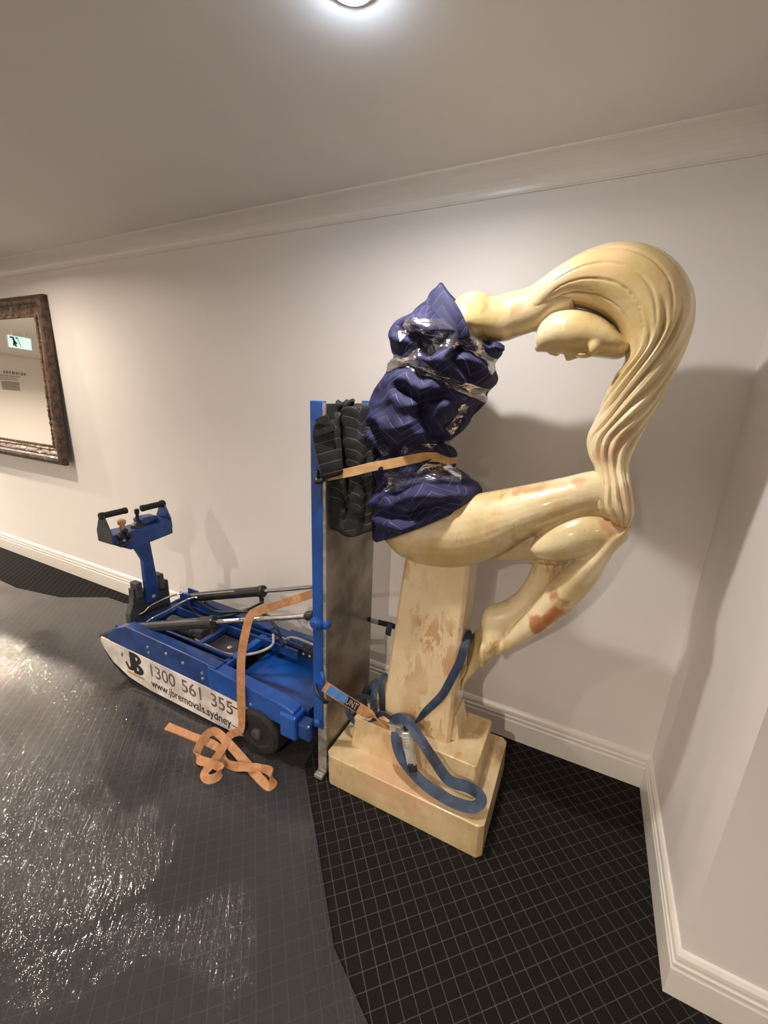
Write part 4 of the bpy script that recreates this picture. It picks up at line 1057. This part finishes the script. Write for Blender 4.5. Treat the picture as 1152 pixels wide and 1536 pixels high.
def fold_loft(name, rows, ynear, yfar, seed, n=70, seg=72, sq=0.42):
    """vertical folded layer: rows of (left px, right px, row px) on the near face"""
    A = catmull([atY(r[0], r[2], ynear) for r in rows], n); B = catmull([atY(r[1], r[3] if len(r) > 3 else r[2], ynear) for r in rows], n)
    vs, fs, uv = [], [], []
    yc, yd = (ynear + yfar) / 2, (yfar - ynear) / 2
    L_ = 0
    for i in range(n):
        c = (A[i] + B[i]) / 2; h = (A[i] - B[i]) / 2; c.y = yc
        if i: L_ += abs(A[i].z - A[i - 1].z)
        s = i / (n - 1)
        endk = math.sqrt(max(0.0, 1 - max(0, (0.04 - s) / 0.04, (s - 0.96) / 0.04) ** 2)) * 0.9 + 0.1
        for k in range(seg):
            th = 2 * PI * k / seg; co, si = math.cos(th), math.sin(th)
            p = c + h * math.copysign(abs(co) ** sq, co) * endk + Vector((0, yd * math.copysign(abs(si) ** sq, si), 0))
            nrm = (h.normalized() * co + Vector((0, si, 0)))
            kk = noise.noise(Vector((p.x * 14, p.y * 5, p.z * 8 + seed))) * 0.008 + (0.5 - abs(noise.noise(Vector((p.x * 20, p.y * 8, p.z * 22 + seed))))) * 0.008
            vs.append(p + nrm * kk * endk); uv.append((k / seg * (4 * yd + 4 * h.length), L_))
    for i in range(n - 1):
        for k in range(seg):
            k2 = (k + 1) % seg; fs.append((i * seg + k, i * seg + k2, (i + 1) * seg + k2, (i + 1) * seg + k))
    fs.append(tuple(range(seg))[::-1]); fs.append(tuple(range((n - 1) * seg, n * seg)))
    me = mesh(name, vs, fs); ul = me.uv_layers.new(name='UVMap')
    for p in me.polygons:
        wrapf = any(me.loops[j].vertex_index % seg > seg // 2 for j in p.loop_indices)
        for li in p.loop_indices:
            vi = me.loops[li].vertex_index; u, v = uv[vi]
            if vi % seg == 0 and wrapf: u = u + uv[min(vi + seg - 1, len(uv) - 1)][0] * seg / (seg - 1)
            ul.data[li].uv = (u, v)
    bm = bmesh.new(); bm.from_mesh(me); bmesh.ops.recalc_face_normals(bm, faces=bm.faces[:]); bm.to_mesh(me); bm.free()
    return link(name, me, M['black_quilt'], bb, True)
fold_loft('folded_layer', [(474, 505, 622, 616), (473, 507, 640), (475, 509, 670), (480, 513, 705), (487, 514, 725), (488, 516, 760), (489, 517, 785), (494, 522, 797)], 1.195, 1.52, 1.0)
fold_loft('folded_layer', [(505, 538, 612, 606), (508, 543, 630), (510, 546, 665), (513, 546, 700), (516, 546, 735), (516, 545, 770), (500, 545, 795), (512, 540, 806)], 1.20, 1.52, 7.0)
fold_loft('folded_layer', [(541, 560, 640), (543, 562, 670), (545, 560, 700), (544, 561, 740), (543, 562, 780), (538, 560, 799)], 1.22, 1.52, 13.0)
tube('top_bunch', [atY(478, 630, 1.2), atY(488, 622, 1.22), atY(500, 612, 1.24), atY(512, 607, 1.25), atY(526, 608, 1.26)], [0.014 + 0.006 * math.sin(i * 1.3) for i in range(24)], M['black_quilt'], bb, 12, 24)
tube('top_bunch', [atY(518, 612, 1.22), atY(524, 607, 1.21), atY(530, 600, 1.20)], [0.012, 0.012, 0.013, 0.013, 0.012, 0.012, 0.011, 0.010, 0.008, 0.006], M['black_quilt'], bb, 10, 10)
def on_blk(px, py): return atY(px, py, 1.188)
flap('folded_corner', [(473, 636, 0), (488, 626, 0), (503, 622, .01), (507, 650, .01), (511, 690, .01), (513, 712, .01), (492, 718, 0), (484, 712, 0), (479, 690, 0), (471, 655, 0)], 1.150, 0, 0.035, M['black_quilt'], bb)
ribbon('binding_tape', [atY(474, 633, 1.130), atY(486, 628, 1.130), atY(502, 623, 1.130)], [Vector((0, 0, 1))] * 3, 0.018, 0.004, M['black_quilt'], bb, 20)
ribbon('binding_tape', [atY(471, 651, 1.130), atY(486, 646, 1.130), atY(504, 640, 1.130)], [Vector((0, 0, 1))] * 3, 0.020, 0.004, M['black_quilt'], bb, 20)

# ------------------------------------------------------------------ straps
up = Vector((0, 0, 1))
belt_h = []
for px, py in ((562, 700), (585, 696), (610, 691), (635, 687), (655, 686)):
    q = hit(px, py, 0.006); belt_h.append(q if q else atY(px, py, 1.23))
bpts = [atY(486, 716, 1.172), atY(505, 712, 1.180), atY(530, 707, 1.188)] + belt_h + [atY(671, 690, YS - 0.03), Vector((-0.42, YS + 0.08, atY(672, 691, YS).z - 0.01)), Vector((-0.50, 1.50, 1.28)), Vector((-0.66, 1.545, 1.26)), Vector((-0.785, 1.545, 1.25))]
belt = empty('ratchet_strap', (-0.6, 1.2, 1.3), 'pale orange webbing strap pulled tight round the navy blanket at waist height', 'strap')
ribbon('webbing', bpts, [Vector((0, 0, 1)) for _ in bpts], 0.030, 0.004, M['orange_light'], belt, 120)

tail = empty('loose_strap', (-1.2, 1.05, 0), 'long orange webbing strap hanging over the trolley rod with its end tangled on the floor', 'strap')
def fz(px, py, z): return atZ(px, py, z)
FLOORP = [(345, 1103, .05, .5), (335, 1121, .035, .4), (322, 1140, .040, .3), (307, 1160, .022, .7), (313, 1169, .018, 1), (327, 1164, .020, 1), (331, 1152, .032, .8), (316, 1145, .046, .6), (298, 1139, .030, .7), (296, 1127, .030, .8), (304, 1110, .045, .6), (314, 1099, .055, .6), (326, 1099, .050, .5), (349, 1122, .030, .25), (372, 1148, .012, .25), (394, 1173, .010, .3), (403, 1180, .016, .9), (410, 1172, .020, 1), (405, 1157, .022, .9), (392, 1153, .024, .6), (372, 1151, .022, .5), (346, 1148, .020, .6), (334, 1138, .018, .8), (331, 1126, .014, .5), (318, 1116, .010, .1), (299, 1109, .009, .05), (281, 1102, .009, .05), (250, 1089, .009, .05)]
tp = [(-0.835, 1.33, .835), (-0.95, 1.285, .775), (-1.08, 1.235, .715), (-1.165, 1.205, .674), (-1.200, 1.182, .640), (-1.203, 1.130, .50), (-1.198, 1.108, .36), (-1.196, 1.098, .22), (-1.205, 1.095, .12)]
tw = [Vector((0.2, 0.9, -.2)), Vector((.3, .9, 0)), Vector((.5, .7, 0)), Vector((.8, .3, 0)), Vector((1, .1, 0)), Vector((1, .05, 0)), Vector((1, -.1, 0)), Vector((.9, -.4, 0)), Vector((.7, -.7, 0))]
P0 = [Vector(p) for p in tp]; W0 = list(tw)
FL = [fz(a, b, c) for a, b, c, t in FLOORP]
for i, (a, b, c, t) in enumerate(FLOORP):
    d = (FL[min(i + 1, len(FL) - 1)] - FL[max(i - 1, 0)]).normalized()
    flat = Vector((-d.y, d.x, 0)).normalized()
    wv = flat * (1 - t) + Vector((0, 0, 1)) * t
    if W0[-1].dot(wv) < 0: wv = -wv
    P0.append(FL[i]); W0.append(wv)
fc = faced(P0)
for i in range(len(P0)): W0[i] = fc[i] * (1 if fc[i].dot(W0[i]) >= 0 else -1) * 0.8 + W0[i].normalized() * 0.5
for i in range(1, len(W0)):
    if W0[i].dot(W0[i - 1]) < 0: W0[i] = -W0[i]
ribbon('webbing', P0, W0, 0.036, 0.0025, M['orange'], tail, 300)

low = empty('lashing_strap', (-0.6, 1.25, 0.3), 'blue ratchet strap lashed round the foot of the pillar with an orange end', 'strap')
oe = [atY(486, 1029, 1.150), atY(500, 1038, 1.165), atY(520, 1051, 1.19), atY(545, 1066, 1.222), atY(566, 1079, 1.245), atY(586, 1091, 1.262)]
oew = [Vector((.15, 0, 1)), Vector((.15, 0, 1)), Vector((.15, 0, 1)), Vector((.15, -.2, 1)), Vector((.1, -.7, .6)), Vector((.1, -1, .25))]
oew[:4] = faced(oe)[:4]
if oew[0].z < 0: oew[:4] = [-v for v in oew[:4]]
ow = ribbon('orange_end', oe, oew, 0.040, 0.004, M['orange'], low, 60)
def off(p, k=0.004): return p + (CAMP - p).normalized() * k
ribbon('blue_sleeve', [off(p) for p in (atY(492, 1033, 1.157), atY(504, 1040.5, 1.170), atY(519, 1050, 1.188))], oew[:3], 0.030, 0.003, M['bluelabel'], ow, 16)
lab = ribbon('black_label', [off(p) for p in (atY(519, 1050, 1.188), atY(528, 1056, 1.20), atY(537, 1061.5, 1.211))], oew[1:4], 0.033, 0.003, M['ink'], ow, 12)
tm = text_mesh('UNT', 0.02, 'label_lettering', 0.0003)
la, lb_ = off(atY(519, 1050, 1.188), .0065), off(atY(537, 1061.5, 1.211), .0065)
ld_ = (lb_ - la); lu = oew[2].copy(); lu = (lu - ld_.normalized() * lu.dot(ld_.normalized())).normalized()
fit_text(tm, 0.04, 0.94, -0.0115, 0.0115, lambda u, v, d: la + ld_ * u + lu * v)
link('label_lettering', tm, M['white_print'], ow)
# ratchet: frame cheeks, spool, handle
def P(px, py, Y): return atY(px, py, Y)
rc = P(595, 1092, 1.25)
ra = (P(606, 1096, 1.245) - P(584, 1088, 1.262)).normalized()

def obox(name, c, ax, ay, az, dims, m, parent, bev=0.002):
    R = Matrix((ax, ay, az)).transposed()
    return box(name, c - Vector(dims) / 2, c + Vector(dims) / 2, m, parent, bev, R, c)
rn = Vector((0, -1, 0)); rn = (rn - ra * rn.dot(ra)).normalized(); rv = rn.cross(ra).normalized()
rb = obox('ratchet_frame', rc, ra, rn, rv, (0.062, 0.026, 0.042), M['zinc'], low, 0.004)
obox('ratchet_cheek', rc + rv * .019, ra, rn, rv, (0.066, 0.030, 0.004), M['zinc'], rb, 0.001); obox('ratchet_cheek', rc - rv * .019, ra, rn, rv, (0.066, 0.030, 0.004), M['zinc'], rb, 0.001)
ha, hb_ = P(609, 1098, 1.205), P(618, 1146, 1.175)
hd = (hb_ - ha).normalized(); hn = Vector((0, -1, 0)); hn = (hn - hd * hn.dot(hd)).normalized(); hv_ = hn.cross(hd)
rh = obox('ratchet_handle', (ha + hb_) / 2, hd, hn, hv_, ((hb_ - ha).length, 0.012, 0.036), M['zinc'], low, 0.004)
for s in (-1, 1): obox('handle_arm', (ha + hb_) / 2 + hv_ * s * .015, hd, hn, hv_, ((hb_ - ha).length * 1.02, 0.020, 0.004), M['zinc'], rh, 0.0015)
for i in range(4): obox('handle_rib', ha + hd * (0.02 + i * .011) + hn * .007, hd, hn, hv_, (0.004, 0.006, 0.026), M['galv'], rh, 0.001)
obox('handle_grip', ha + hd * ((hb_ - ha).length + .012), hd, hn, hv_, (0.030, 0.020, 0.030), M['plastic'], rh, 0.004)
lathe_tube('spool', rc + ra * .028 - rv * .022, rc + ra * .028 + rv * .022, [(0, .010), (.044, .010)], M['galv'], rb, 14)
# hanging blue loop
lp = [(586, 1082, 1.258), (598, 1078, 1.252), (612, 1083, 1.240), (630, 1108, 1.215), (651, 1140, 1.190), (673, 1170, 1.180), (700, 1180, 1.195), (717, 1190, 1.205), (722, 1202, 1.190), (708, 1211, 1.168), (680, 1203, 1.158), (650, 1186, 1.158), (625, 1165, 1.170), (602, 1136, 1.195), (594, 1112, 1.215), (594, 1098, 1.235)]
lw_ = [Vector((0, -.3, 1)), Vector((.1, -.6, 1)), Vector((.8, -.2, .6)), Vector((.9, -.1, .5)), Vector((.9, -.1, .5)), Vector((.7, -.1, .7)), Vector((.3, -.2, 1)), Vector((0, -.3, 1)), Vector((0, -.3, 1)), Vector((0, -.3, 1)), Vector((.1, -.3, 1)), Vector((.2, -.3, 1)), Vector((.6, -.3, .7)), Vector((.9, -.2, .3)), Vector((1, -.1, 0)), Vector((1, 0, 0))]
lpp = [P(*p) for p in lp]
loop = ribbon('blue_webbing', lpp, faced(lpp), 0.038, 0.003, M['blue_web'], low, 150)
for v in loop.data.vertices: pass
ribbon('sewn_label', [off(P(x, y, Y), .004) for x, y, Y in ((639, 1121, 1.205), (648, 1135, 1.195), (658, 1149, 1.188))], faced([P(639, 1121, 1.205), P(648, 1135, 1.195), P(658, 1149, 1.188)]), 0.034, 0.002, M['navy_web'], loop, 12)
# round the pillar to its far side
ribbon('blue_webbing', [P(606, 1093, 1.25), P(622, 1086, 1.268), P(640, 1066, 1.280), P(662, 1044, 1.286), P(676, 1020, 1.288), P(690, 992, 1.290), P(697, 968, 1.305), P(702, 950, 1.37), Vector((-0.30, 1.455, .66))],
       [Vector((.2, .9, .3)), Vector((.5, .7, .3)), Vector((.7, .2, .4)), Vector((.7, 0, .4)), Vector((.9, 0, .35)), Vector((.9, 0, .3)), Vector((.8, .2, .3)), Vector((.1, .9, -.3)), Vector((-.5, 1, 0))], 0.030, 0.003, M['blue_web'], low, 90)
# loops bunched on the left of the pillar
ribbon('blue_webbing', [P(590, 1080, 1.262), P(572, 1070, 1.262), P(556, 1084, 1.250), P(540, 1090, 1.245), P(526, 1076, 1.25), P(521, 1058, 1.27), P(533, 1046, 1.29), P(551, 1046, 1.30), P(565, 1060, 1.28)],
       [Vector((.1, -.2, 1))] * 2 + [Vector((.2, -.3, 1)), Vector((.2, -.3, 1)), Vector((.7, 0, .6)), Vector((.8, 0, .2)), Vector((.1, -.3, 1)), Vector((.1, -.3, 1)), Vector((.3, -.2, 1))], 0.028, 0.003, M['blue_web'], low, 90)
ribbon('blue_webbing', [P(561, 1072, 1.29), P(560, 1052, 1.29), P(563, 1032, 1.31), P(572, 1018, 1.33), P(582, 1012, 1.36)], [Vector((1, 0, 0))] * 5, 0.030, 0.004, M['blue_web'], low, 50)
ribbon('blue_webbing', [P(574, 1070, 1.285), P(573, 1050, 1.285), P(572, 1030, 1.30), P(577, 1014, 1.33)], [Vector((1, 0, 0))] * 4, 0.026, 0.004, M['navy_web'], low, 40)
ribbon('blue_webbing', [P(548, 1066, 1.31), P(546, 1046, 1.32), P(553, 1030, 1.33), P(566, 1022, 1.35)], [Vector((1, 0, 0))] * 4, 0.028, 0.004, M['navy_web'], low, 40)
# far-side buckle strap
far = empty('buckle_strap', (-0.65, 1.5, 0.6), 'dark strap with a metal buckle behind the pillar, fixed to the steel plate', 'strap')
a_, b2_ = atY(556, 930, 1.53), atY(592, 940, 1.50)
ribbon('webbing', [a_, (a_ + b2_) / 2, b2_, Vector((-0.53, 1.458, b2_.z))], [up] * 4, 0.026, 0.004, M['navy_web'], far, 24)
ribbon('loose_end', [atY(586, 936, 1.49), atY(583, 945, 1.485), atY(582, 953, 1.485)], [Vector((1, 0, 0))] * 3, 0.026, 0.004, M['blue_web'], far, 16)
obox('buckle', atY(562, 931, 1.515), Vector((1, 0, 0)), Vector((0, 1, 0)), up, (0.040, 0.012, 0.030), M['zinc'], far, 0.003)
